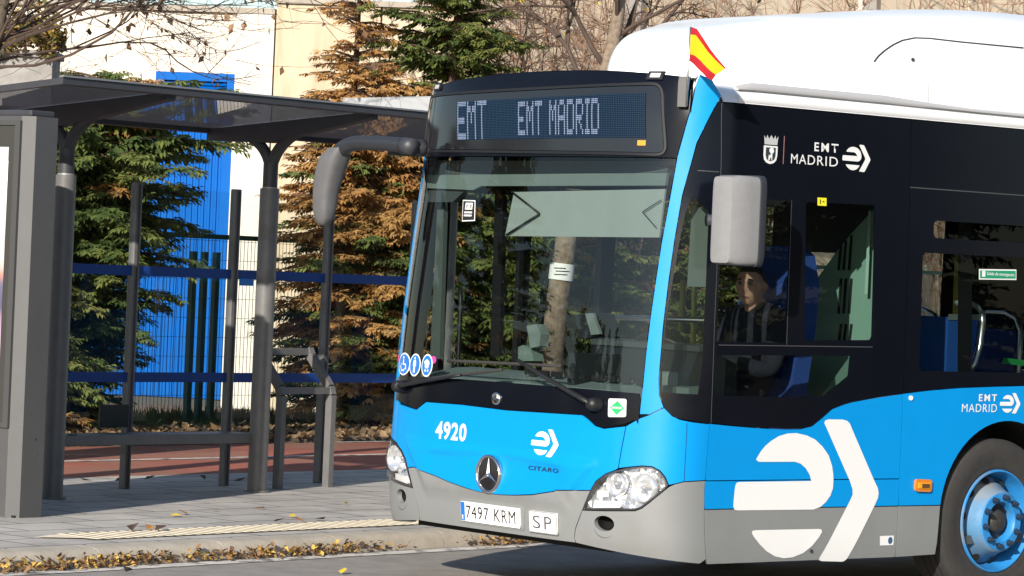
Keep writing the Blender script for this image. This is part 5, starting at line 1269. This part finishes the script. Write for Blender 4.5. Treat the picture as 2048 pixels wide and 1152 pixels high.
# wire fence along the verge
WFE = 10.3
fe = sthing('wire_fence', 'green wire mesh fence in front of the pale warehouse wall', 'fence', 0, WFE, .1)
FG = mat('fence_green', (.02, .065, .045), .5); FW = mat('fence_wire', (.085, .075, .055), .6)
fz = to_st(onplane(600, 482, st(0, WFE), N))[2] - .1
fe0, fe1 = 6.0, 26.
rl = MB().box(((fe0 + fe1) / 2, 0, fz), (fe1 - fe0, .045, .05)).build('top_rail', FG, fe)
b = MB(); x = fe0; 
while x < fe1: b.bar((x, 0, .05), (x, 0, fz), .0042); x += .052
z = .08
while z < fz: b.bar((fe0, .0048, z), (fe1, .0048, z), .0042); z += .20
b.build('wire_mesh', FW, fe)
for px in (379, 401, 425): 
    s_ = to_st(onplane(px, 700, st(0, WFE - .06), N))[0]; MB().box((s_, -.06, .88), (.06, .06, 1.76)).build('fence_post', FG, fe)
for s_ in (14.5, 17., 19.5, 22., 24.5): MB().box((s_, .03, fz / 2), (.06, .06, fz)).build('fence_post', FG, fe)
# masonry pillar with creeper behind the shelter roof
gp = st(1.35, 5.0)
c0 = onplane(52, 140, st(2.6, 7.2), np.array([CF[0], CF[1], 0])); cr_ = onplane(105, 140, st(2.6, 7.2), np.array([CF[0], CF[1], 0]))
wd = 2 * np.linalg.norm((cr_ - c0)[:2]); ztp = onplane(60, 100, c0, np.array([CF[0], CF[1], 0]))[2]
c0 = np.array(c0); ztp -= .16
pr2 = thing('masonry_pillar', 'square grey rendered pillar rising behind the shelter roof', 'pillar', (c0[0], c0[1], .1), math.atan2(CR[1], CR[0]))
PM = mat('render_grey', (.27, .26, .25), .95, var=.25, vscale=5, bump=.5, bscale=22)
MB().box((-.03, .2, ztp / 2), (wd + .06, .45, ztp)).build('pillar_shaft', PM, pr2); MB().box((-.03, .2, ztp + .03), (wd + .12, .51, .06), 0, .01).build('pillar_cap', PM, pr2)
r = random.Random(21); g = MB()
for _ in range(2200):
    u_, v_ = r.uniform(-wd * .75, wd * .60), r.uniform(-.22, .5); z_ = ztp + .04 + abs(r.gauss(0, .13)) + .10 * (1 - abs(u_) / wd) - (.12 * r.random() if v_ < -.02 else 0)
    a = r.random() * 6.28; t_ = r.uniform(-.9, .9); L = r.uniform(.04, .085); uu = np.array([math.cos(a), math.sin(a) * .6, t_]); vv = np.array([-math.sin(a), math.cos(a), r.uniform(-.6, .6)]); c = np.array([u_, v_, z_])
    g.add([c - uu * L / 2, c + vv * L * .3, c + uu * L / 2, c - vv * L * .3], [(0, 1, 2, 3)])
cv = g.build('creeper_leaves', leaf_mat('creeper', [(.20, .15, .03), (.28, .20, .03), (.14, .09, .04), (.12, .11, .03), (.33, .22, .05), (.10, .06, .03)])); cv.location = tuple(c0); cv.location.z = .1; cv.rotation_euler = (0, 0, math.atan2(CR[1], CR[0]))
cv.name = 'creeper'; tag(cv, 'yellowing creeper heaped over the top of the grey pillar', 'creeper')
# ================================================================== trees
BARK = mat('bark_grey', (.10, .078, .058), .95, var=.35, vscale=14, bump=.8, bscale=40)
BARKB = mat('bark_brown', (.10, .060, .040), .95, var=.3, vscale=14, bump=.6, bscale=40)
TWIG = mat('twig_brown', (.21, .13, .085), .9, var=.3, vscale=6)
TWIGD = mat('twig_dark', (.075, .05, .038), .9, var=.3, vscale=6)
def foliage_mat(name, cols):
    """colours picked by a stored tint (0..1) with a small change from leaf to leaf"""
    m = mat(name, cols[0], .65, spec=.25); n = m.node_tree.nodes; l = m.node_tree.links; b = n['Principled BSDF']
    at = n.new('ShaderNodeAttribute'); at.attribute_name = 'tint'; gi = n.new('ShaderNodeNewGeometry')
    ma = n.new('ShaderNodeMath'); ma.operation = 'MULTIPLY_ADD'; ma.inputs[1].default_value = .14; l.new(gi.outputs['Random Per Island'], ma.inputs[0]); l.new(at.outputs['Fac'], ma.inputs[2])
    cr = n.new('ShaderNodeValToRGB'); E_ = cr.color_ramp.elements
    while len(E_) < len(cols): E_.new(.5)
    for i, c in enumerate(cols): E_[i].position = i / (len(cols) - 1); E_[i].color = (*c, 1)
    l.new(ma.outputs[0], cr.inputs[0]); l.new(cr.outputs[0], b.inputs['Base Color'])
    t = n.new('ShaderNodeBsdfTranslucent'); l.new(cr.outputs[0], t.inputs[0]); mx = n.new('ShaderNodeMixShader'); mx.inputs[0].default_value = .25
    l.new(b.outputs[0], mx.inputs[1]); l.new(t.outputs[0], mx.inputs[2]); l.new(mx.outputs[0], n['Material Output'].inputs[0]); return m
FOL = foliage_mat('conifer_foliage', [(.040, .066, .022), (.085, .125, .036), (.16, .19, .05), (.22, .215, .065), (.28, .17, .06), (.36, .18, .06), (.47, .26, .09), (.56, .35, .14)])
def conifer(name, label, P, height, rad, seed, brown, n_br=150, density=1., shape=.75, zmin=.04, group=None, rot=0., green=.1, side=None, prof=None):
    """layered cypress-like conifer: nearly level boughs carrying flat drooping sprays; brown(h, phi, rnd) gives the dead share"""
    r = random.Random(seed); t = thing(name, label, 'conifer', tuple(P), rot, group)
    trunk = MB(); ax = [(.03 * math.sin(3 * q + seed) * height * .25, .03 * math.cos(2.4 * q + seed) * height * .25, q * height) for q in np.linspace(0, 1, 9)]
    trunk.tube(ax, [max(.01, (.035 * rad + .055) * (1 - q) + .008) for q in np.linspace(0, 1, 9)], 8)
    V = []; Fc = []; tint = []
    n_br = int(n_br * 1.75)
    for k in range(n_br):
        h = zmin + (1 - zmin) * ((k + r.random()) / n_br) ** 1.05
        phi = r.random() * 6.283 if side is None or r.random() < .3 else r.gauss(side, 1.1)
        L = rad * (((1 - h) ** shape + .06) * (1 if h > .12 else .75) if prof is None else float(np.interp(h, *prof))) * r.uniform(.5, 1.12)
        o = np.array([np.interp(h, np.linspace(0, 1, 9), [a[i] for a in ax]) for i in range(3)])
        d = np.array([math.cos(phi), math.sin(phi), 0]); lift = r.uniform(.02, .30) + .35 * h
        isb = r.random() < brown(h, phi, r); hue = (r.uniform(.55, .86) if isb else r.uniform(.0, .17) + green)
        n = max(4, int(L / .055 * density)); pb = []
        for i in range(n + 1):
            f = i / n; pb.append(o + d * L * f + np.array([0, 0, L * (lift * f - .30 * f * f)]) + np.array([r.uniform(-.01, .01) for _ in range(3)]))
        trunk.tube([pb[0], pb[len(pb) // 2], pb[-1]], [.016 + .008 * L, .012, .004], 4, cap=False)
        sd = np.array([-d[1], d[0], 0])
        for i in range(1, n + 1):
            f = i / n
            c = pb[i]; sl = (.075 + .15 * L * (1 - .7 * f)) * r.uniform(.7, 1.3); hv = np.clip(hue + r.uniform(-.09, .09) + (.06 if f > .7 and not isb else 0), 0, .98)
            for sg in (-1, 1, 0):
                if r.random() < .12: continue
                a = d * (.75 if sg else 1.) + sd * sg * r.uniform(.5, 1.1) + np.array([0, 0, r.uniform(-.55, .18)]); a /= np.linalg.norm(a)
                up = np.array([r.uniform(-.5, .5), r.uniform(-.5, .5), 1.]); b_ = np.cross(up, a); b_ /= np.linalg.norm(b_)
                m_ = 3
                for q in range(m_):     # leaflets along the spray
                    e = c + a * sl * (.25 + .3 * q)
                    for ss in (-1, 1):
                        g = a * .8 + b_ * ss * r.uniform(.35, .8) + np.array([0, 0, -r.uniform(.0, .5)]); g /= np.linalg.norm(g)
                        ll = sl * r.uniform(.32, .58) * (1 - .16 * q) + .018; wv = np.cross(g, up); wv = wv / (np.linalg.norm(wv) + 1e-6) * ll * r.uniform(.16, .26)
                        k0 = len(V); V += [e, e + g * ll * .5 + wv, e + g * ll + np.array([0, 0, -.15 * ll]), e + g * ll * .5 - wv]; Fc.append((k0, k0 + 1, k0 + 2, k0 + 3)); tint.append(hv)
    trunk.build('trunk', BARKB, t)
    o = mk('crown', V, Fc, FOL, t)
    at = o.data.attributes.new('tint', 'FLOAT', 'FACE'); at.data.foreach_set('value', np.array(tint, np.float32))
    return t
def at_px(px, w_, z=.13):
    """point on the verge at distance w_ from the kerb seen at photo column px"""
    d = ray(px, 800); k = ((w_ - (CAM_POS - K0) @ N)) / (d @ N); P = CAM_POS + k * d; return np.array([P[0], P[1], z])
toward = math.atan2(-CF[1], -CF[0])
conifer('conifer', 'broad green conifer behind the shelter bench, its boughs reaching across the blue gate', at_px(165, 8.9), 3.3, 1.15, 4, lambda h, p, r: .03, 190, 1., .62, .05, green=.0, prof=([0, .15, .3, .45, .6, .8, .92, 1.], [.35, .42, .62, .85, .98, 1.2, .85, .2]))
conifer('conifer', 'small dense green conifer low behind the advertising case', at_px(-40, 8.7), 3.2, 1.2, 14, lambda h, p, r: .06, 120, 1., .7, .05)
conifer('conifer', 'tall conifer with rusty brown dead foliage beside the bus mirror', at_px(728, 9.1), 3.75, 1.04, 7, lambda h, p, r: (.94 if h > .55 else (.82 if h > .36 else .56)), 210, 1., .36, .03, green=.02, prof=([0, .1, .3, .6, .85, 1.], [.7, .9, 1., .95, .62, .15]))
conifer('conifer', 'thin brown dying conifer, its bare top against the beige wall', at_px(675, 9.5), 5.3, .80, 17, lambda h, p, r: (.97 if h > .45 else .6), 110, .8, .45, .10)
conifer('conifer', 'pointed green conifer standing above the front corner of the bus roof', at_px(872, 9.0), 5.3, 1.6, 23, lambda h, p, r: .03, 200, 1., .52, .03, green=.03)
conifer('conifer', 'green conifer seen through the windscreen, beside the one at the roof corner', at_px(985, 9.7), 3.6, 1.35, 29, lambda h, p, r: .14, 130, .9, .55, .03, green=.08)
conifer('conifer', 'green conifer seen through the entrance door glass behind the leaning trunk', at_px(1150, 9.9), 3.3, 1.3, 31, lambda h, p, r: .10, 120, .9, .55, .03, green=.06)
conifer('conifer', 'dark green conifer seen through the bus behind the ticket desk', at_px(1330, 9.6), 3.2, 1.3, 37, lambda h, p, r: .08, 110, .9, .55, .03)
conifer('conifer', 'shaded green conifer behind the cab, seen past the yellow pole', at_px(1480, 9.8), 3.0, 1.2, 38, lambda h, p, r: .08, 100, .9, .55, .03)

def bare_tree(name, label, cat, P, seed, trunk_pts, rads, levels=4, n1=10, len1=1.6, m=BARK, mt_=TWIG, leaves=0, lm=None, lsize=.06, start=.35, spread=.9, up=.35, group=None, bias=None, hang=.8, dec=.62, tag_rad=.5, zcut=None):
    """trunk polyline, then forking limbs and twigs; dead leaves hang from the twig ends"""
    r = random.Random(seed); t = thing(name, label, cat, tuple(P), 0, group)
    TP = [np.asarray(p, float) for p in trunk_pts]
    MB().tube(TP, rads, 14).build('trunk', m, t, smooth=True)
    br = MB(); tips = []
    def grow(p, d, L, rad, lev):
        k = 5; pts = [p]; q = d / np.linalg.norm(d)
        for i in range(k):
            q = q + np.array([r.gauss(0, .16), r.gauss(0, .16), r.gauss(0, .12) + up * .10]); q /= np.linalg.norm(q); pts.append(pts[-1] + q * L / k)
        if zcut is not None and P[2] + min(q_[2] for q_ in pts) < zcut: return
        br.tube(pts, np.linspace(rad, rad * .45, k + 1), 6 if rad > .012 else 4, cap=False)
        if lev >= 2: tips.append((pts, q))
        if lev < levels:
            for _ in range(r.choice((3, 4, 4, 5))):
                i = r.uniform(1.2, k); j = int(i); pp = pts[j] + (pts[min(j + 1, k)] - pts[j]) * (i - j); dd = pts[min(j + 1, k)] - pts[max(j - 1, 0)]; dd /= np.linalg.norm(dd)
                nd = dd + spread * np.array([r.gauss(0, .55), r.gauss(0, .55), r.gauss(0, .45) + up * .3]); grow(pp, nd, L * r.uniform(.45, .8) * (dec / .62), max(.0022, rad * r.uniform(.38, .58)), lev + 1)
    for i in range(n1):
        f = start + (1 - start) * (i + r.random()) / n1; x = f * (len(TP) - 1); j = min(int(x), len(TP) - 2); p = TP[j] + (TP[j + 1] - TP[j]) * (x - j); rd = rads[j] + (rads[j + 1] - rads[j]) * (x - j)
        a = r.random() * 6.283; d = np.array([math.cos(a), math.sin(a), up + r.uniform(0, .5)])
        if bias is not None: d = d * .55 + np.asarray(bias)
        grow(p, d, len1 * (1.15 - .5 * f) * r.uniform(.7, 1.15), rd * tag_rad, 1)
    br.build('branches', mt_, t)
    if leaves:
        V, Fc = [], []
        for _ in range(leaves):
            pts, q = r.choice(tips); c = pts[r.randint(1, len(pts) - 1)]
            L = lsize * r.uniform(.6, 1.3); a = r.random() * 6.28; dn = np.array([r.gauss(0, .5), r.gauss(0, .5), -hang]); dn /= np.linalg.norm(dn); sv = np.cross(dn, np.array([math.cos(a), math.sin(a), .3])); sv /= np.linalg.norm(sv); nv = np.cross(dn, sv)
            k0 = len(V); V += [c, c + dn * L * .45 + sv * L * .32 + nv * L * .1, c + dn * L, c + dn * L * .45 - sv * L * .32 + nv * L * .1]; Fc += [(k0, k0 + 1, k0 + 2), (k0, k0 + 2, k0 + 3)]
        mk('leaves', V, Fc, lm, t)
    return t
DEAD = leaf_mat('dead_leaves', [(.14, .075, .04), (.22, .12, .06), (.09, .055, .035), (.28, .17, .09), (.16, .10, .05)])
YELL = leaf_mat('yellow_leaves', [(.62, .46, .03), (.70, .52, .05), (.45, .30, .04)])
# street tree whose branches reach over the shelter
def rel(px, py, Pb): return onplane(px, py, Pb, np.array([CF[0], CF[1], 0])) - Pb
Pb = at_px(-60, 4.2, .10)
bare_tree('street_tree', 'bare street tree with hanging dead brown leaves, its branches over the shelter', 'tree', Pb, 51, [(0, 0, 0), (.02, 0, 1.2), rel(-50, 260, Pb), rel(-30, 130, Pb), rel(-5, 50, Pb), rel(30, -120, Pb), rel(10, -300, Pb)], [.15, .12, .10, .08, .055, .04, .02], 4, 44, 2.0, BARK, TWIGD, 1000, DEAD, .065, .40, 1.0, .30, bias=CR * .75, dec=.62, tag_rad=.16, zcut=3.02)
# leaning tree behind the bus, paper band round its trunk
Pb = at_px(1101, 7.62, .12)
lt = bare_tree('leaning_tree', 'leaning tree with a paper notice taped round its trunk, seen through the windscreen', 'tree', Pb, 61, [(0, 0, 0)] + [rel(px, py, Pb) for px, py in ((1104, 700), (1116, 590), (1133, 475), (1160, 340), (1195, 200), (1224, 100), (1238, 20), (1245, -120), (1250, -300))], [.14, .125, .115, .11, .10, .085, .075, .065, .045, .02], 4, 14, 1.5, mat('bark_pale', (.20, .155, .115), .95, var=.4, vscale=16, bump=1., bscale=30), TWIGD, 90, YELL, .07, .55, 1.0, .5, dec=.6, tag_rad=.4)
c0, c1 = rel(1121, 560, Pb), rel(1125, 527, Pb)
pn = MB().tube([c0, c1], .128, 20, cap=False).build('paper_notice', mat('notice_paper', (.75, .75, .74), .8), None, smooth=True); pn.location = tuple(Pb); tag(pn, 'white paper notice wrapped round the leaning tree trunk', 'notice')
r = random.Random(3)
tw = MB()
ax_ = (c1 - c0); rx_v = np.array([CR[0], CR[1], 0]); 
for v, (a, b_) in ((.30, (-.6, .5)), (.5, (-.5, .7)), (.68, (-.7, .3))):
    P_ = [c0 + ax_ * v + rx_v * .129 * math.sin(q) - fh * .131 * math.cos(q) for q in np.linspace(a, b_, 8)]
    k0 = len(tw.V); tw.add([p for p in P_] + [p + ax_ * .06 for p in P_], [(i, i + 1, i + 9, i + 8) for i in range(7)])
tw.build('notice_writing', INK, pn)
# thickets of reddish twigs and far bare trees between the conifers and the wall
for i, (px, w_, sd, hh_, lab) in enumerate(((985, 10.0, 71, 6.2, 'bare reddish shrub with upright stems beside the pointed green conifer'), (1085, 10.2, 72, 6.2, 'bare shrub with a few bright yellow leaves behind the sign header'), (1170, 10.0, 73, 6.2, 'bare twiggy shrub just in front of the leaning tree top'), (1330, 10.4, 74, 6.6, 'bare shrub behind the start of the white roof fairing'), (1480, 10.6, 75, 7.0, 'thin bare shrub above the highest part of the white roof'), (1700, 10.8, 76, 7.2, 'bare shrub against the stained beige wall above the roof'), (1880, 10.8, 77, 7.4, 'bare shrub behind the recessed line of the roof fairing'), (2030, 10.8, 78, 7.6, 'bare shrub above the far end of the visible white roof'))):
    Pb = at_px(px, w_, .12); r = random.Random(sd)
    t = thing('bare_shrub', lab, 'shrub', tuple(Pb)); st_ = MB(); tw = MB(); tips = []
    for k in range(17):
        a = r.random() * 6.28; L = hh_ * r.uniform(.65, 1.0); p = np.array([r.gauss(0, .14), r.gauss(0, .14), 0]); d = np.array([math.cos(a) * r.uniform(.05, .30), math.sin(a) * r.uniform(.05, .30), 1.]); pts = [p]
        for j in range(8): d = d + np.array([r.gauss(0, .07), r.gauss(0, .07), .02]); d /= np.linalg.norm(d); pts.append(pts[-1] + d * L / 8)
        st_.tube(pts, np.linspace(.018, .004, 9), 5, cap=False)
        for j in range(3, 9):
            for _ in range(5):
                e = np.array([r.gauss(0, .6), r.gauss(0, .6), r.uniform(-.1, .9)]); e /= np.linalg.norm(e); l_ = r.uniform(.2, .6); q = [pts[j], pts[j] + e * l_ * .5 + np.array([0, 0, r.uniform(-.05, .05)]), pts[j] + e * l_]
                tw.tube(q, [.006, .0045, .0025], 4, cap=False); tips.append(q[2])
                for _2 in range(2):
                    e2 = e + np.array([r.gauss(0, .6), r.gauss(0, .6), r.gauss(0, .5)]); e2 /= np.linalg.norm(e2); q2 = q[1] + e2 * l_ * .6; tw.tube([q[1], q2], [.0045, .002], 3, cap=False); tips.append(q2)
    st_.build('stems', mat('stem_red', (.27, .16, .105), .9, var=.25, vscale=5) if i < 3 else TWIG, t); tw.build('twigs', TWIG if i % 2 else MATS['stem_red'], t)
    lv = MB(); ny_ = 110 if i == 1 else 26
    for _ in range(ny_):
        c = r.choice(tips); P_, F_, _z = leaf_quad(r, c, .085, .9); lv.add(P_, F_)
    lv.build('leaves', YELL if i in (1, 2) else DEAD, t)
# unseen conifers added up the street and across the road to darken what the bus mirrors
protos = [o for o in bpy.data.objects if o.name.startswith('conifer') and o.parent is None]
def copy_tree(o):
    c = o.copy(); scene.collection.objects.link(c)
    for ch in o.children:
        d = ch.copy(); scene.collection.objects.link(d); d.parent = c
    return c
r = random.Random(91)
for i in range(9):
    c = copy_tree(protos[(0, 5, 6, 7)[i % 4]]); c.location = Vector(st(-3.5 - 2.3 * i, 9.3 + r.uniform(-.4, .4), .12)); c.rotation_euler.z = r.random() * 6; k = r.uniform(.95, 1.25); c.scale = (k, k, k)
    c['label'] = 'unseen green conifer continuing the belt up the street, added to darken the windscreen reflections'; c['group'] = 'conifers up the street'
for i in range(10):
    c = copy_tree(protos[(0, 5, 6, 7)[i % 4]]); c.location = Vector(st(6 + 3.2 * i, -14 + r.uniform(-.6, .6), -.02)); c.rotation_euler.z = r.random() * 6; k = r.uniform(1.3, 1.9); c.scale = (k, k, k)
    c['label'] = 'unseen green conifer added across the road to darken the reflections in the bus flank'; c['group'] = 'conifers across the road'
# ================================================================== the driver
hc = onx(1502, 571, .74)                        # centre of the head
pe = np.array([.70, 1.17, .97])                 # pelvis on the seat
dr = thing('person', 'bus driver in a dark jacket sitting at the wheel and looking ahead', 'person', (pe[0], pe[1], pe[2]))
SKIN = mat('skin', (.42, .23, .165), .55, var=.06, vscale=30); JACK = mat('jacket_navy', (.011, .013, .023), .9, var=.35, vscale=12, bump=.5, bscale=18); HAIRM = mat('hair_dark', (.03, .022, .018), .8, var=.3, vscale=120)
TROU = mat('trousers_grey', (.03, .032, .04), .9)
def skinmesh(name, pts, edges, rad, m, parent, sub=2):
    me = bpy.data.meshes.new(name); me.from_pydata([tuple(p) for p in pts], edges, []); me.materials.append(m)
    o = bpy.data.objects.new(name, me); scene.collection.objects.link(o); o.parent = parent
    sk = o.modifiers.new('skin', 'SKIN'); sk.use_smooth_shade = True
    for i, q in enumerate(rad): me.skin_vertices[0].data[i].radius = (q if hasattr(q, '__len__') else (q, q))
    me.skin_vertices[0].data[0].use_root = True
    s_ = o.modifiers.new('sub', 'SUBSURF'); s_.levels = sub; s_.render_levels = sub
    return o
h = hc - pe
nk = h + np.array([.0, .04, -.108])
sL, sR = nk + np.array([.185, .03, -.10]), nk + np.array([-.185, .03, -.10])
hand = [np.array([.83, .80, 1.39]) - pe, np.array([.43, .80, 1.39]) - pe]
eL, eR = sL + np.array([.075, -.14, -.27]), sR + np.array([-.06, -.14, -.27])
wL, wR = hand[0] + (eL - hand[0]) * .22, hand[1] + (eR - hand[1]) * .22
pts = [(0, 0, 0), (0, .02, .14), nk + np.array([0, .05, -.22]), nk + np.array([0, .04, -.07]), nk + np.array([0, .012, .035]), sL, eL, wL, sR, eR, wR]
skinmesh('jacket', pts, [(0, 1), (1, 2), (2, 3), (3, 4), (3, 5), (5, 6), (6, 7), (3, 8), (8, 9), (9, 10)], [(.17, .13), (.165, .125), (.18, .125), (.13, .10), (.082, .085), (.08, .08), (.058, .058), (.042, .042), (.08, .08), (.055, .055), (.042, .042)], JACK, dr)
skinmesh('trousers', [(0, 0, .02), (.11, -.02, .0), (.15, -.42, .02), (.13, -.50, -.42), (-.11, -.02, .0), (-.15, -.42, .02), (-.13, -.50, -.42)], [(0, 1), (1, 2), (2, 3), (0, 4), (4, 5), (5, 6)], [.13, .095, .07, .05, .095, .07, .05], TROU, dr)
for q in ((.13, -.56, -.46), (-.13, -.56, -.46)): MB().box(q, (.09, .26, .09), 0, .03).build('shoe', BLKM, dr, smooth=True)
# head: one closed surface with brow, nose, lips, chin and ears, and the neck running into the collar
nu, nv = 64, 48; yaw = math.radians(24); V = []
def G(p, c, s_): return math.exp(-(((p[0] - c[0]) / s_[0]) ** 2 + ((p[1] - c[1]) / s_[1]) ** 2 + ((p[2] - c[2]) / s_[2]) ** 2))
for j in range(nv + 1):
    t_ = math.pi * j / nv
    for i in range(nu):
        a = 2 * math.pi * i / nu; d = np.array([math.sin(t_) * math.cos(a), math.sin(t_) * math.sin(a), math.cos(t_)])
        p = d * np.array([.080, .099, .120])
        lowz = max(0, -p[2] - .02); p[0] *= 1 - 2.0 * lowz * (1 if p[1] < .02 else .8); 
        if p[1] > 0 and p[2] < -.03: p[1] *= 1 - 5. * (-.03 - p[2])
        if p[1] < 0: p[1] -= .10 * lowz
        f = np.array([0, -1., 0])
        p = p + f * (.024 * G(p, (0, -.098, -.022), (.013, .05, .020)) + .010 * G(p, (0, -.098, .0), (.010, .05, .022)) + .007 * G(p, (0, -.09, .030), (.05, .05, .010)) + .007 * G(p, (0, -.1, -.062), (.024, .05, .008)) + .010 * G(p, (0, -.1, -.105), (.024, .05, .016)))
        for sg in (-1, 1): p = p - f * .011 * G(p, (sg * .030, -.09, .012), (.014, .05, .010)); p = p + f * .004 * G(p, (sg * .045, -.08, -.025), (.018, .05, .02))
        for sg in (-1, 1): p = p + np.array([sg * .020, .008, 0]) * G(p, (sg * .074, .012, -.004), (.05, .013, .028))
        V.append(p)
Fc = [(j * nu + i, (j + 1) * nu + i, (j + 1) * nu + (i + 1) % nu, j * nu + (i + 1) % nu) for j in range(nv) for i in range(nu)]
ca, sa = math.cos(yaw), math.sin(yaw)
Rz = lambda p: np.array([p[0] * ca - p[1] * sa, p[0] * sa + p[1] * ca, p[2]])
body = MB().add([Rz(p) + h for p in V], Fc)
body.tube([h + np.array([0, .028, -.07]), h + np.array([0, .034, -.10]), nk + np.array([0, 0, .02]), nk + np.array([0, .01, -.05])], [.056, .056, .060, .070], 24)
def fingers(c, sg):
    """palm on the rim with four bent fingers and a thumb closing round it"""
    palm = c + np.array([0, .02, -.01]); body.tube([palm + np.array([sg * .0, .05, -.03]), palm + np.array([0, .02, -.005]), palm + np.array([0, -.03, .012])], [.024, .036, .034], 10, flat=.6)
    for k in range(4):
        x = (-.030 + .020 * k); ln = (.034, .039, .036, .028)[k]
        b_ = palm + np.array([x, -.03, .012]); body.tube([b_, b_ + np.array([0, -.6, .25]) * ln, b_ + np.array([0, -1.0, -.45]) * ln, b_ + np.array([0, -.6, -1.1]) * ln], [.0095, .009, .0085, .006], 8)
    b_ = palm + np.array([-sg * .032, .005, .0]); body.tube([b_, b_ + np.array([-sg * .018, -.022, .012]), b_ + np.array([-sg * .012, -.05, .0])], [.011, .0095, .007], 8)
for q, sg in zip(hand, (1, -1)): fingers(q, sg)
body.build('body', SKIN, dr, smooth=True)
hv, hf = [], []
for p in V:
    q = np.array(p); front = -q[1]
    line = .074 - .067 * sstep(-.055, .03, q[1]) - .06 * sstep(.035, .085, q[1])
    hv.append(Rz(q * (1 + (.055 if q[2] > line else -.03))) + h)
for f in Fc:
    z_ = np.mean([V[i][2] for i in f]); y_ = np.mean([V[i][1] for i in f]); x_ = abs(np.mean([V[i][0] for i in f]))
    ln_ = .072 - .067 * float(sstep(-.06, .03, y_)) - .06 * float(sstep(.035, .085, y_)) - (.05 if -.03 < y_ < -.002 and x_ > .06 else 0)
    if z_ > ln_: hf.append(f)
used = sorted({i for f in hf for i in f}); mp = {o: n for n, o in enumerate(used)}
mk('hair', [hv[i] for i in used], [tuple(mp[i] for i in f) for f in hf], HAIRM, dr, smooth=True)
for sg in (-1, 1):
    MB().tube([Rz(np.array([sg * x, -.094 + .35 * (x - .03) ** 2 * 10 + (.004 if x > .04 else 0), z])) + h for x, z in ((.014, .030), (.026, .034), (.038, .033), (.046, .027))], .0045, 6).build('eyebrow', HAIRM, dr, smooth=True)
    MB().disc(Rz(np.array([sg * .030, -.0885, .012])) + h, Rz(np.array([sg * .2, -1, 0])), .0125, 14, h=.003).build('eye', mat('eye_white', (.13, .11, .10), .3), dr)
    MB().disc(Rz(np.array([sg * .030, -.0918, .012])) + h, Rz(np.array([sg * .2, -1, 0])), .0062, 12, h=.001).build('iris', mat('iris_dark', (.02, .013, .01), .2), dr)
MB().tube([Rz(np.array([x, -.1115 + abs(x) * .35, -.062])) + h for x in (-.024, -.012, 0, .012, .024)], .0022, 6).build('lips', mat('lip', (.20, .075, .06), .5), dr)
